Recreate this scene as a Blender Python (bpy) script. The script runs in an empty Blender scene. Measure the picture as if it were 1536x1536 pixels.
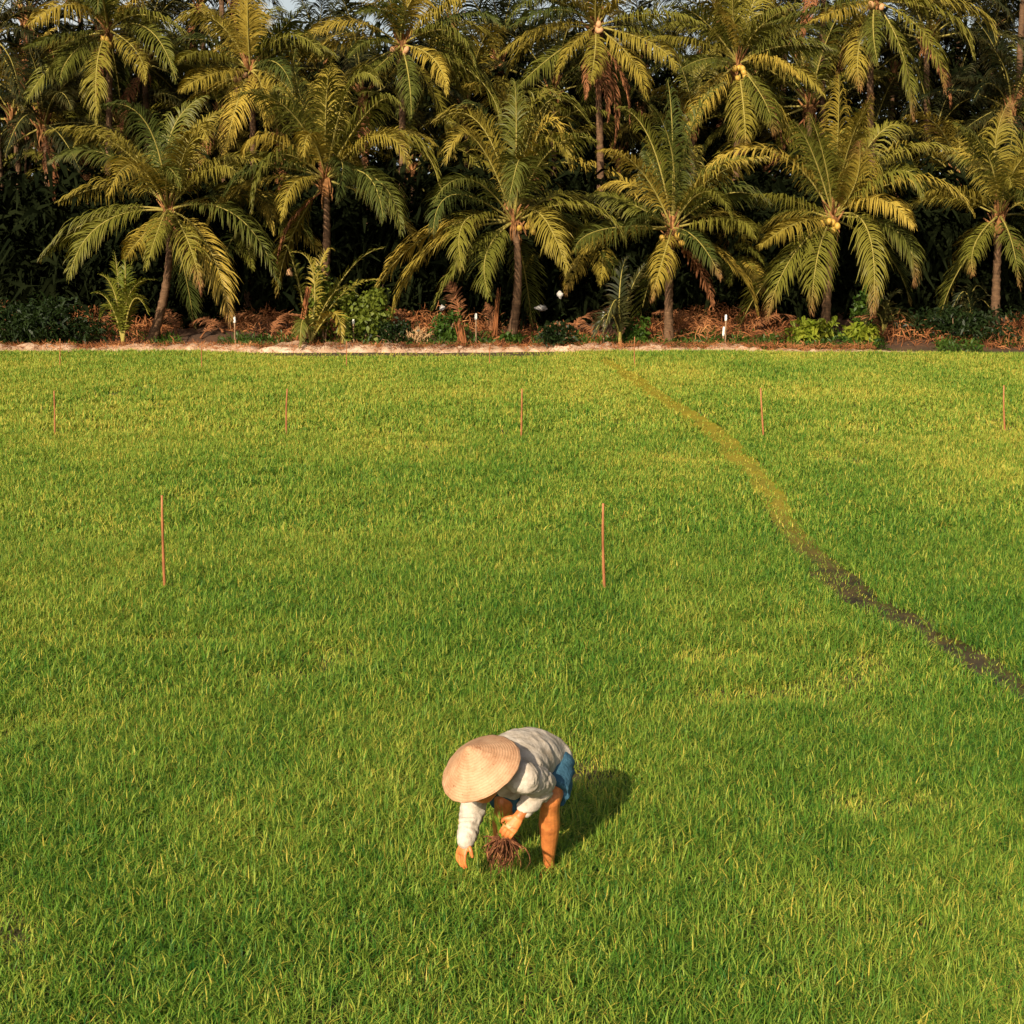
import bpy, bmesh, math, random
import numpy as np
from mathutils import Vector, Matrix, noise

random.seed(7); RNG = np.random.default_rng(7)
SC = bpy.context.scene
COL = SC.collection
R = math.radians

# ------------------------------------------------------------------ camera
F = 2000.0                      # focal length in pixels of a 1536 px picture
GT = 0.10                       # height of the rice tops
CAM = np.array([0.0, 0.0, 3.15])
PITCH = math.atan((768 - 377) / F)
cF = np.array([0, math.cos(PITCH), -math.sin(PITCH)]); cU = np.array([0, math.sin(PITCH), math.cos(PITCH)])
def ray(px, py):
    return np.array([(px - 768) / F, 0, 0]) + cU * (-(py - 768) / F) + cF
def P(px, py, Y):               # point seen at px, py standing at distance Y
    d = ray(px, py); return CAM + d * (Y / d[1])
def G(px, py, z=GT):            # point seen at px, py lying at height z
    d = ray(px, py); return CAM + d * ((z - CAM[2]) / d[2])

cam = bpy.data.objects.new('camera', bpy.data.cameras.new('camera'))
COL.objects.link(cam); SC.camera = cam
cam.location = CAM; cam.rotation_euler = (math.pi / 2 - PITCH, 0, 0)
cam.data.sensor_width = 36; cam.data.lens = F / 1536 * 36
cam.data.clip_end = 4000; cam.data.clip_start = 0.1

# ------------------------------------------------------------------ light
SUN_EL, SUN_AZ = R(29), R(24)   # sun behind the camera, to the left
sv = Vector((-math.sin(SUN_AZ) * math.cos(SUN_EL), -math.cos(SUN_AZ) * math.cos(SUN_EL), math.sin(SUN_EL)))
sun = bpy.data.objects.new('sun', bpy.data.lights.new('sun', 'SUN'))
COL.objects.link(sun)
sun.data.energy = 5.0; sun.data.angle = R(0.5); sun.data.color = (1.0, 0.86, 0.64)
sun.rotation_euler = sv.to_track_quat('Z', 'Y').to_euler(); sun.location = (-20, -20, 20)
W = bpy.data.worlds.new('World'); SC.world = W; W.use_nodes = True
nt = W.node_tree; bg = nt.nodes['Background']
hz = nt.nodes.new('ShaderNodeHueSaturation'); hz.inputs['Saturation'].default_value = 0.45; hz.inputs['Value'].default_value = 1.25
sky = nt.nodes.new('ShaderNodeTexSky'); sky.sky_type = 'NISHITA'; sky.sun_disc = False
sky.sun_elevation = SUN_EL; sky.sun_rotation = math.pi + SUN_AZ; sky.air_density = 1.0; sky.dust_density = 6.0; sky.ozone_density = 1.0
bg.inputs[1].default_value = 0.05
tcw = nt.nodes.new('ShaderNodeTexCoord'); sxw = nt.nodes.new('ShaderNodeSeparateXYZ'); nt.links.new(tcw.outputs['Generated'], sxw.inputs[0])
def mrange(sock, a, b):
    m = nt.nodes.new('ShaderNodeMapRange'); m.interpolation_type = 'SMOOTHSTEP'; m.inputs['From Min'].default_value = a; m.inputs['From Max'].default_value = b
    nt.links.new(sock, m.inputs[0]); return m.outputs[0]
mu = nt.nodes.new('ShaderNodeMath'); mu.operation = 'MULTIPLY'
nt.links.new(mrange(sxw.outputs[1], 0.45, 0.85), mu.inputs[0]); nt.links.new(mrange(sxw.outputs[2], 0.55, 0.25), mu.inputs[1])
nzw = nt.nodes.new('ShaderNodeTexNoise'); nzw.inputs['Scale'].default_value = 3; nzw.inputs['Detail'].default_value = 5; nt.links.new(tcw.outputs['Generated'], nzw.inputs[0])
hm = nt.nodes.new('ShaderNodeMix'); hm.data_type = 'RGBA'; cr = nt.nodes.new('ShaderNodeValToRGB')
cr.color_ramp.elements[0].position = .3; cr.color_ramp.elements[0].color = (7.0, 8.2, 8.6, 1); cr.color_ramp.elements[1].position = .7; cr.color_ramp.elements[1].color = (9.5, 10.0, 9.8, 1)
nt.links.new(nzw.outputs['Fac'], cr.inputs[0]); nt.links.new(mu.outputs[0], hm.inputs[0]); nt.links.new(cr.outputs[0], hm.inputs[7])
nt.links.new(sky.outputs[0], hz.inputs['Color']); nt.links.new(hz.outputs[0], hm.inputs[6]); nt.links.new(hm.outputs[2], bg.inputs[0])
SC.view_settings.view_transform = 'Standard'; SC.view_settings.look = 'None'
SC.view_settings.exposure = 0.62; SC.view_settings.gamma = 1

# ------------------------------------------------------------------ materials
class N:
    def __init__(s, name):
        s.m = bpy.data.materials.new(name); s.m.use_nodes = True
        s.t = s.m.node_tree; s.b = s.t.nodes['Principled BSDF']; s.out = s.t.nodes['Material Output']
    def n(s, kind, **kw):
        x = s.t.nodes.new(kind)
        for k, v in kw.items(): setattr(x, k, v)
        return x
    def l(s, a, b): s.t.links.new(a, b)
    def noise(s, scale, detail=4, rough=0.6, coord='Object', stretch=None):
        tc = s.n('ShaderNodeTexCoord'); o = tc.outputs[coord]
        if coord == 'World':
            pass
        if stretch:
            mp = s.n('ShaderNodeMapping'); mp.inputs['Scale'].default_value = stretch; s.l(o, mp.inputs[0]); o = mp.outputs[0]
        x = s.n('ShaderNodeTexNoise'); x.inputs['Scale'].default_value = scale
        x.inputs['Detail'].default_value = detail; x.inputs['Roughness'].default_value = rough
        s.l(o, x.inputs['Vector']); return x.outputs['Fac']
    def ramp(s, fac, stops):
        r = s.n('ShaderNodeValToRGB'); e = r.color_ramp.elements
        while len(e) < len(stops): e.new(0.5)
        for i, (p, c) in enumerate(stops):
            e[i].position = p; e[i].color = (*c, 1)
        s.l(fac, r.inputs[0]); return r.outputs[0]
    def mix(s, fac, a, b, mode='MIX'):
        x = s.n('ShaderNodeMix', data_type='RGBA', blend_type=mode)
        for sock, v in ((x.inputs[0], fac), (x.inputs[6], a), (x.inputs[7], b)):
            if isinstance(v, (int, float)): sock.default_value = v
            elif isinstance(v, tuple): sock.default_value = (*v, 1)
            else: s.l(v, sock)
        return x.outputs[2]
    def bump(s, h, strength=0.5, dist=0.02):
        x = s.n('ShaderNodeBump'); x.inputs['Strength'].default_value = strength; x.inputs['Distance'].default_value = dist
        s.l(h, x.inputs['Height']); s.l(x.outputs[0], s.b.inputs['Normal'])
    def leafy(s, col, rough=0.45, trans=0.35, tmul=(1.5, 1.7, 0.6), spec=0.2):
        s.l(col, s.b.inputs['Base Color']); s.b.inputs['Roughness'].default_value = rough
        s.b.inputs['Specular IOR Level'].default_value = spec
        tr = s.n('ShaderNodeBsdfTranslucent'); tc = s.mix(1.0, col, tmul, 'MULTIPLY'); s.l(tc, tr.inputs[0])
        ms = s.n('ShaderNodeMixShader'); ms.inputs[0].default_value = trans
        s.l(s.b.outputs[0], ms.inputs[1]); s.l(tr.outputs[0], ms.inputs[2]); s.l(ms.outputs[0], s.out.inputs[0])
    def attr(s, name):
        a = s.n('ShaderNodeAttribute'); a.attribute_name = name; return a.outputs['Fac']
    def rnd(s):
        return s.n('ShaderNodeObjectInfo').outputs['Random']

def simple(name, stops, scale=8, rough=0.8, bump=0.4, bscale=30, coord='Object', stretch=None, spec=0.15):
    k = N(name); c = k.ramp(k.noise(scale, 5, coord=coord, stretch=stretch), stops)
    k.l(c, k.b.inputs['Base Color']); k.b.inputs['Roughness'].default_value = rough
    k.b.inputs['Specular IOR Level'].default_value = spec
    if bump: k.bump(k.noise(bscale, 4, coord=coord, stretch=stretch), bump, 0.01)
    return k.m

M = {}
# rice blades
k = N('rice_leaf')
c = k.ramp(k.attr('tint'), [(0.0, (0.018, 0.088, 0.012)), (0.35, (0.092, 0.196, 0.020)), (0.65, (0.250, 0.318, 0.042)), (1.0, (0.48, 0.385, 0.065))])
k.leafy(c, 0.5, 0.28, (1.1, 1.45, 0.5), 0.15); M['rice'] = k.m
# palm leaflets
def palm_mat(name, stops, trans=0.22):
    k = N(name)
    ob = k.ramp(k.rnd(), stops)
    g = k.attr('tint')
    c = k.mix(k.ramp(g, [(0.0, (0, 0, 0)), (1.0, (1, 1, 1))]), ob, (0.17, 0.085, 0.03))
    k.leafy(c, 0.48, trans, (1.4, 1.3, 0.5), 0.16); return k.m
M['frond'] = palm_mat('palm_leaflet', [(0.0, (0.045, 0.058, 0.012)), (0.45, (0.12, 0.115, 0.016)), (0.8, (0.24, 0.18, 0.027)), (1.0, (0.33, 0.235, 0.038))], 0.14)
M['frond_dark'] = palm_mat('shaded_palm_leaflet', [(0.0, (0.012, 0.018, 0.007)), (1.0, (0.042, 0.040, 0.010))], 0.10)  # shaded copy of palm_leaflet: grove shade put into the leaf colour
M['frond_young'] = palm_mat('young_palm_leaflet', [(0.0, (0.10, 0.12, 0.014)), (1.0, (0.15, 0.15, 0.018))], 0.3)
M['rachis'] = simple('palm_midrib', [(0.3, (0.20, 0.17, 0.04)), (0.7, (0.30, 0.24, 0.06))], 6, 0.5, 0.2)
M['dead'] = simple('dry_frond', [(0.3, (0.11, 0.040, 0.016)), (0.7, (0.26, 0.11, 0.045))], 5, 0.8, 0.2)
M['trunk'] = simple('palm_bark', [(0.25, (0.050, 0.028, 0.016)), (0.6, (0.13, 0.072, 0.038)), (0.8, (0.26, 0.155, 0.09))], 5, 0.85, 0.8, 18, stretch=(1, 1, 3))
M['sheath'] = simple('palm_fibre', [(0.3, (0.11, 0.045, 0.015)), (0.7, (0.34, 0.16, 0.06))], 9, 0.85, 0.6, 40)
M['coconut'] = simple('coconut_skin', [(0.3, (0.28, 0.17, 0.03)), (0.7, (0.48, 0.30, 0.06))], 6, 0.4, 0.1)
M['coconut_brown'] = simple('coconut_husk', [(0.3, (0.34, 0.17, 0.08)), (0.7, (0.48, 0.28, 0.14))], 6, 0.6, 0.2)
M['wood'] = simple('dark_foliage', [(0.3, (0.004, 0.006, 0.0025)), (0.7, (0.011, 0.014, 0.005))], 0.8, 1.0, 0, spec=0.0)  # near-black leaf colour carries the deep shade at the grove's back
M['stake'] = simple('bamboo_stake', [(0.3, (0.16, 0.050, 0.020)), (0.5, (0.30, 0.115, 0.045)), (0.75, (0.42, 0.20, 0.09))], 9, 0.6, 0.2, stretch=(1, 1, 0.3))
M['post'] = simple('weathered_post', [(0.3, (0.16, 0.09, 0.05)), (0.7, (0.34, 0.22, 0.13))], 9, 0.8, 0.3, stretch=(1, 1, 0.3))
M['white'] = simple('white_paint', [(0.3, (0.66, 0.64, 0.60)), (0.7, (0.8, 0.79, 0.76))], 20, 0.5, 0.1)
M['plastic'] = simple('crumpled_plastic', [(0.3, (0.30, 0.27, 0.25)), (0.7, (0.55, 0.52, 0.50))], 9, 0.4, 0.3)
M['rim'] = simple('dry_mud_rim', [(0.25, (0.20, 0.10, 0.055)), (0.5, (0.44, 0.29, 0.19)), (0.75, (0.60, 0.45, 0.34))], 2.2, 0.9, 0.9, 9, 'Object')
M['litter'] = simple('dry_straw', [(0.3, (0.075, 0.026, 0.011)), (0.52, (0.25, 0.092, 0.032)), (0.75, (0.50, 0.24, 0.095))], 0.9, 0.85, 0.2)
M['weed'] = None
def leafmat(name, a, b, scale=2.0, trans=0.3):
    k = N(name); k.leafy(k.ramp(k.noise(scale, 4), [(0.3, a), (0.7, b)]), 0.45, trans); return k.m
M['weed'] = leafmat('weed_leaf', (0.022, 0.055, 0.008), (0.07, 0.115, 0.014))
M['weed_dark'] = leafmat('dark_weed_leaf', (0.008, 0.017, 0.005), (0.022, 0.037, 0.008))  # darker green than weed_leaf, for the dark shrubs and thickets
M['bright'] = leafmat('bright_leaf', (0.12, 0.17, 0.012), (0.27, 0.27, 0.03))
M['vine'] = leafmat('vine_leaf', (0.07, 0.10, 0.012), (0.15, 0.17, 0.022))
# mud of the field and soil under the palms, in one sheet
k = N('ground_soil')
geo = k.n('ShaderNodeNewGeometry'); sx = k.n('ShaderNodeSeparateXYZ'); k.l(geo.outputs['Position'], sx.inputs[0])
mud = k.ramp(k.noise(0.9, 6), [(0.3, (0.028, 0.020, 0.007)), (0.7, (0.075, 0.052, 0.016))])
soil = k.ramp(k.noise(0.7, 8, 0.7), [(0.3, (0.020, 0.012, 0.007)), (0.55, (0.075, 0.034, 0.015)), (0.75, (0.17, 0.075, 0.03))])
mr = k.n('ShaderNodeMapRange'); mr.inputs['From Min'].default_value = 42.5; mr.inputs['From Max'].default_value = 43.3
k.l(sx.outputs[1], mr.inputs[0])
k.l(k.mix(mr.outputs[0], mud, soil), k.b.inputs['Base Color']); k.b.inputs['Roughness'].default_value = 0.75
k.bump(k.noise(6, 6), 0.7, 0.06); M['ground'] = k.m
# scummy water of the drain
k = N('drain_water')
geo = k.n('ShaderNodeNewGeometry'); sx = k.n('ShaderNodeSeparateXYZ'); k.l(geo.outputs['Position'], sx.inputs[0])
mr = k.n('ShaderNodeMapRange'); mr.inputs['From Min'].default_value = 12.5; mr.inputs['From Max'].default_value = 17
k.l(sx.outputs[1], mr.inputs[0])
alg = k.ramp(k.noise(2.2, 5), [(0.3, (0.17, 0.155, 0.015)), (0.7, (0.32, 0.245, 0.022))])
brn = k.ramp(k.noise(5, 5), [(0.35, (0.018, 0.011, 0.005)), (0.7, (0.085, 0.055, 0.018))])
k.l(k.mix(mr.outputs[0], brn, alg), k.b.inputs['Base Color']); k.b.inputs['Roughness'].default_value = 0.38
k.b.inputs['Specular IOR Level'].default_value = 0.2
k.bump(k.noise(16, 3), 0.25, 0.01); M['water'] = k.m
# person
def cloth(name, stops, bscale=60, sc=7):
    return simple(name, stops, sc, 0.9, 0.9, bscale, spec=0.1)
M['shirt'] = cloth('pale_grey_cotton',  [(0.28, (0.28, 0.225, 0.165)), (0.45, (0.40, 0.34, 0.275)), (0.72, (0.55, 0.485, 0.415))], 24, 14)
M['shorts'] = cloth('blue_cotton', [(0.3, (0.026, 0.080, 0.130)), (0.7, (0.052, 0.125, 0.185))], 60, 9)
k = N('sunburnt_skin')
k.l(k.ramp(k.noise(13, 6, 0.7), [(0.3, (0.30, 0.085, 0.022)), (0.65, (0.64, 0.215, 0.055))]), k.b.inputs['Base Color'])
pass
mudm = k.ramp(k.noise(7, 7, 0.75), [(0.56, (0, 0, 0)), (0.70, (0.75, 0.75, 0.75))]); cin = k.b.inputs['Base Color'].links[0].from_socket
k.l(k.mix(mudm, cin, (0.20, 0.075, 0.03)), k.b.inputs['Base Color'])
k.b.inputs['Roughness'].default_value = 0.5; k.b.inputs['Subsurface Weight'].default_value = 0.08
k.b.inputs['Subsurface Radius'].default_value = (0.02, 0.008, 0.004)
k.bump(k.noise(60, 3), 0.15, 0.004); M['skin'] = k.m
M['hair'] = simple('black_hair', [(0.3, (0.012, 0.010, 0.009)), (0.7, (0.03, 0.025, 0.02))], 30, 0.5, 0.4, 90, stretch=(1, 1, 0.2))
# woven palm leaf hat: rings and radial ribs from its own local coordinates
k = N('woven_palm_leaf')
tc = k.n('ShaderNodeTexCoord'); sx = k.n('ShaderNodeSeparateXYZ'); k.l(tc.outputs['Object'], sx.inputs[0])
wv = k.n('ShaderNodeTexWave', wave_type='RINGS', rings_direction='Z'); wv.inputs['Scale'].default_value = 30
wv.inputs['Distortion'].default_value = 2.6; wv.inputs['Detail'].default_value = 3; wv.inputs['Detail Scale'].default_value = 3; k.l(tc.outputs['Object'], wv.inputs[0])
base = k.ramp(k.noise(11, 7, 0.75), [(0.3, (0.31, 0.155, 0.075)), (0.5, (0.43, 0.24, 0.13)), (0.72, (0.51, 0.32, 0.19))])
ring = k.ramp(wv.outputs['Fac'], [(0.0, (0.90, 0.86, 0.81)), (0.45, (1, 1, 1))])
spot = k.ramp(k.noise(55, 2), [(0.66, (1, 1, 1)), (0.74, (0.55, 0.4, 0.28))])
k.l(k.mix(1.0, k.mix(1.0, base, ring, 'MULTIPLY'), spot, 'MULTIPLY'), k.b.inputs['Base Color'])
k.b.inputs['Roughness'].default_value = 0.75; k.bump(wv.outputs['Fac'], 0.35, 0.004); M['hat'] = k.m
M['root'] = simple('muddy_root', [(0.3, (0.045, 0.016, 0.008)), (0.5, (0.10, 0.036, 0.015)), (0.70, (0.36, 0.16, 0.065))], 40, 0.8, 0)
M['seedling'] = leafmat('seedling_leaf', (0.07, 0.15, 0.012), (0.16, 0.22, 0.02), 12)

# ------------------------------------------------------------------ object helpers
def link(o, parent=None):
    COL.objects.link(o)
    if parent: o.parent = parent
    return o
def tag(o, label=None, cat=None, group=None, kind=None):
    if label: o['label'] = label
    if cat: o['category'] = cat
    if group: o['group'] = group
    if kind: o['kind'] = kind
    return o
def empty(name, loc):
    o = bpy.data.objects.new(name, None); o.empty_display_size = 0.3; o.location = loc; return link(o)
def mesh_np(name, V, Q, mats, midx=None, tint=None, smooth=False):
    """V (n,3), Q (m,4) quads"""
    me = bpy.data.meshes.new(name); V = np.ascontiguousarray(V, np.float32); Q = np.ascontiguousarray(Q, np.int32)
    me.vertices.add(len(V)); me.vertices.foreach_set('co', V.ravel())
    me.loops.add(Q.size); me.loops.foreach_set('vertex_index', Q.ravel())
    me.polygons.add(len(Q)); me.polygons.foreach_set('loop_start', np.arange(0, Q.size, Q.shape[1], dtype=np.int32))
    for m in (mats if isinstance(mats, (list, tuple)) else [mats]): me.materials.append(m)
    if midx is not None: me.polygons.foreach_set('material_index', np.asarray(midx, np.int32))
    if smooth: me.polygons.foreach_set('use_smooth', np.ones(len(Q), bool))
    if tint is not None:
        a = me.attributes.new('tint', 'FLOAT', 'POINT'); a.data.foreach_set('value', np.asarray(tint, np.float32))
    me.update(calc_edges=True); return me
def mobj(name, me, parent=None, loc=None):
    o = bpy.data.objects.new(name, me)
    if loc is not None: o.location = loc
    return link(o, parent)
def tube(pts, radii, seg=8, cap=True):
    """swept tube, returns V, Q"""
    pts = np.asarray(pts, float); n = len(pts); T = np.gradient(pts, axis=0); T /= np.linalg.norm(T, axis=1)[:, None]
    ref = np.array([0.0, 0.0, 1.0]) if abs(T[0, 2]) < 0.8 else np.array([1.0, 0.0, 0.0])
    V = []; a = np.linspace(0, 2 * math.pi, seg, endpoint=False)
    for i in range(n):
        A = np.cross(T[i], ref); A /= np.linalg.norm(A); B = np.cross(T[i], A); ref = -np.cross(T[i], A) if False else ref
        r = radii[i]
        ra, rb = (r if isinstance(r, (tuple, list)) else (r, r))
        V.append(pts[i] + np.outer(np.cos(a) * ra, A) + np.outer(np.sin(a) * rb, B))
    V = np.concatenate(V); Q = []
    for i in range(n - 1):
        for j in range(seg):
            Q.append((i * seg + j, i * seg + (j + 1) % seg, (i + 1) * seg + (j + 1) % seg, (i + 1) * seg + j))
    if cap:
        c0, c1 = len(V), len(V) + 1; V = np.vstack([V, pts[0], pts[-1]])
        for j in range(0, seg, 2):
            Q.append((c0, (j + 2) % seg, (j + 1) % seg, j)); b = (n - 1) * seg
            Q.append((c1, b + j, b + (j + 1) % seg, b + (j + 2) % seg))
    return V, np.array(Q)
def join(parts):
    Vs, Qs, o = [], [], 0
    for V, Q in parts: Vs.append(V); Qs.append(Q + o); o += len(V)
    return np.vstack(Vs), np.vstack(Qs)
def bez(a, m, b, n=14):
    a, m, b = map(np.asarray, (a, m, b)); c = 2 * m - 0.5 * (a + b); t = np.linspace(0, 1, n)[:, None]
    return (1 - t) ** 2 * a + 2 * t * (1 - t) * c + t * t * b
def norm(v): return v / (np.linalg.norm(v, axis=-1, keepdims=True) + 1e-9)

def sph(c, r, n=10, m=14):      # ellipsoid mesh from (r,r,r) radii
    c = np.asarray(c, float); r = np.asarray(r, float) * np.ones(3)
    th = np.linspace(0, math.pi, n + 1)[1:-1]; ph = np.linspace(0, 2 * math.pi, m, endpoint=False)
    V = [np.stack([np.sin(t) * np.cos(ph), np.sin(t) * np.sin(ph), np.full(m, math.cos(t))], 1) for t in th]
    V = np.vstack(V + [[[0, 0, 1]], [[0, 0, -1]]]); Q = []
    for i in range(n - 2):
        for j in range(m): Q.append((i * m + j, (i + 1) * m + j, (i + 1) * m + (j + 1) % m, i * m + (j + 1) % m))
    t0 = (n - 1) * m
    for j in range(0, m, 2):
        Q.append((t0, j, (j + 1) % m, (j + 2) % m)); b = (n - 2) * m
        Q.append((t0 + 1, b + (j + 2) % m, b + (j + 1) % m, b + j))
    return V * r + c, np.array(Q)

# value noise on arrays
def vnoise(x, y, s, seed):
    r = np.random.default_rng(seed).random((128, 128)); x = x * s + 50; y = y * s + 50
    xi = np.floor(x).astype(int); yi = np.floor(y).astype(int); fx = x - xi; fy = y - yi
    fx = fx * fx * (3 - 2 * fx); fy = fy * fy * (3 - 2 * fy); g = lambda i, j: r[i % 128, j % 128]
    return (g(xi, yi) * (1 - fx) + g(xi + 1, yi) * fx) * (1 - fy) + (g(xi, yi + 1) * (1 - fx) + g(xi + 1, yi + 1) * fx) * fy

# ------------------------------------------------------------------ terrain
RIM = 43.0
def rim_y(x): return RIM + 0.25 * np.sin(x * 0.35) + 0.10 * np.sin(x * 1.1 + 1) - 0.0016 * (x + 3) ** 2
def ground_z(x, y):
    x = np.asarray(x, float); y = np.asarray(y, float)
    u = np.clip((y - rim_y(x)) / 2.2, 0, 1); v = np.clip((y - rim_y(x) - 2.2) / 5.0, 0, 1)
    z = 0.32 * u * u * (3 - 2 * u) + 0.62 * v * v * (3 - 2 * v)
    return z + (vnoise(x, y, 0.6, 3) - 0.45) * 0.60 * u + (vnoise(x, y, 1.9, 4) - 0.5) * 0.12 * u
xs = np.unique(np.concatenate([[-1500, -700, -300, -120, -60], np.linspace(-36, 36, 181), [60, 120, 300, 700, 1500]]))
ys = np.unique(np.concatenate([[-800, -200, -60, -10], np.arange(0, 39, 1.5), np.arange(39, 62, 0.4), [65, 75, 100, 200, 500, 1200, 2500]]))
X, Y = np.meshgrid(xs, ys); V = np.stack([X, Y, ground_z(X, Y)], -1).reshape(-1, 3); nx = len(xs)
ii, jj = np.meshgrid(np.arange(len(ys) - 1), np.arange(nx - 1), indexing='ij'); b = (ii * nx + jj).ravel()
tag(mobj('ground', mesh_np('ground', V, np.stack([b, b + 1, b + nx + 1, b + nx], 1), M['ground'], smooth=True)), kind='structure')

# pale dry mud rim along the far edge
xr = np.linspace(-24, 13.2, 420); prof = [(-0.45, -0.04), (-0.30, 0.07), (-0.05, 0.14), (0.25, 0.17), (0.55, 0.13), (0.8, 0.05)]
Vr = []
for i, (dy, dz) in enumerate(prof):
    n1 = vnoise(xr, xr * 0 + i, 1.3, 11) - 0.5; n2 = vnoise(xr, xr * 0 + i * 1.7, 4.2, 12) - 0.5
    taper = np.clip((13.2 - xr) / 5, 0.15, 1)
    Vr.append(np.stack([xr, rim_y(xr) + dy + n1 * 0.15, (dz + (n1 * 0.22 + n2 * 0.20) * (dz > 0)) * taper], 1))
Vr = np.concatenate(Vr); nr = len(xr); ii, jj = np.meshgrid(np.arange(len(prof) - 1), np.arange(nr - 1), indexing='ij'); b = (ii * nr + jj).ravel()
tag(mobj('mud_bund', mesh_np('mud_bund', Vr, np.stack([b, b + 1, b + nr + 1, b + nr], 1), M['rim'], smooth=True)), kind='structure')

# drain through the rice
ch_px = [(905, 538, 14), (925, 550, 26), (958, 572, 30), (985, 592, 30), (1030, 618, 34), (1075, 648, 40), (1108, 684, 44), (1140, 715, 46), (1168, 755, 44), (1188, 790, 44), (1215, 825, 50), (1252, 862, 62), (1300, 895, 70), (1362, 930, 72), (1430, 967, 72), (1490, 1003, 72), (1560, 1048, 76), (1660, 1120, 80)]
CH = np.array([G(a, b, 0.06)[:2] for a, b, w in ch_px])
CW = np.array([0.20, .34, .36, .36, .34, .34, .33, .30, .24, .20, .22, .30, .30, .26, .22, .20, .20, .20])
def ch_dist(x, y):              # distance to the drain's edge, negative inside
    best = np.full(x.shape, 9.0)
    for i in range(len(CH) - 1):
        a, b = CH[i], CH[i + 1]; d = b - a; L2 = (d ** 2).sum()
        t = np.clip(((x - a[0]) * d[0] + (y - a[1]) * d[1]) / L2, 0, 1)
        w = (CW[i] * (1 - t) + CW[i + 1] * t) * 0.5
        best = np.minimum(best, np.hypot(x - a[0] - t * d[0], y - a[1] - t * d[1]) - w)
    return best
cs = []
for i in range(len(CH) - 1):
    for t in np.linspace(0, 1, 6, endpoint=False): cs.append((*(CH[i] * (1 - t) + CH[i + 1] * t), CW[i] * (1 - t) + CW[i + 1] * t))
cs = np.array(cs); tg = norm(np.gradient(cs[:, :2], axis=0)); sd = np.stack([tg[:, 1], -tg[:, 0]], 1)
Vw = np.concatenate([np.c_[cs[:, :2] + sd * (cs[:, 2:3] * f), np.full(len(cs), 0.03)] for f in (-0.75, 0, 0.75)]); n = len(cs)
b = np.concatenate([np.arange(n - 1), np.arange(n - 1) + n])
tag(mobj('drain_water', mesh_np('drain_water', Vw, np.stack([b, b + n, b + n + 1, b + 1], 1), M['water'])), kind='structure')

# ------------------------------------------------------------------ rice
def blades(n, x, y, h, w, nseg, tint, lean, seed):
    rg = np.random.default_rng(seed); az = rg.random(n) * 2 * math.pi
    dx, dy = np.cos(az), np.sin(az); fa = az + math.pi / 2 + (rg.random(n) - .5) * 1.2
    wx, wy = np.cos(fa) * w * .5, np.sin(fa) * w * .5
    Vs = []
    prof = {2: [1.0, .8, .1], 3: [.8, 1.0, .75, .06], 4: [.7, 1.0, .95, .6, .05]}[nseg]
    for k in range(nseg + 1):
        s = k / nseg; out = lean * h * s ** 1.8; z = h * s * (1 - 0.42 * lean * s * s)
        cx = x + dx * out; cy = y + dy * out
        Vs.append(np.stack([cx - wx * prof[k], cy - wy * prof[k], z], 1)); Vs.append(np.stack([cx + wx * prof[k], cy + wy * prof[k], z], 1))
    Vs = np.stack(Vs, 1); m = 2 * (nseg + 1); base = (np.arange(n) * m)[:, None]
    q = np.array([[2 * k, 2 * k + 1, 2 * k + 3, 2 * k + 2] for k in range(nseg)])
    Q = (base[:, :, None] + q[None]).reshape(-1, 4)
    return Vs.reshape(-1, 3), Q, np.repeat(tint, m)
TRK = np.array([G(a, b)[:2] for a, b in ((40, 618), (120, 597), (190, 581), (290, 562), (340, 552))])
FEET = [G(824, 1281), G(750, 1268)]
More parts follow.
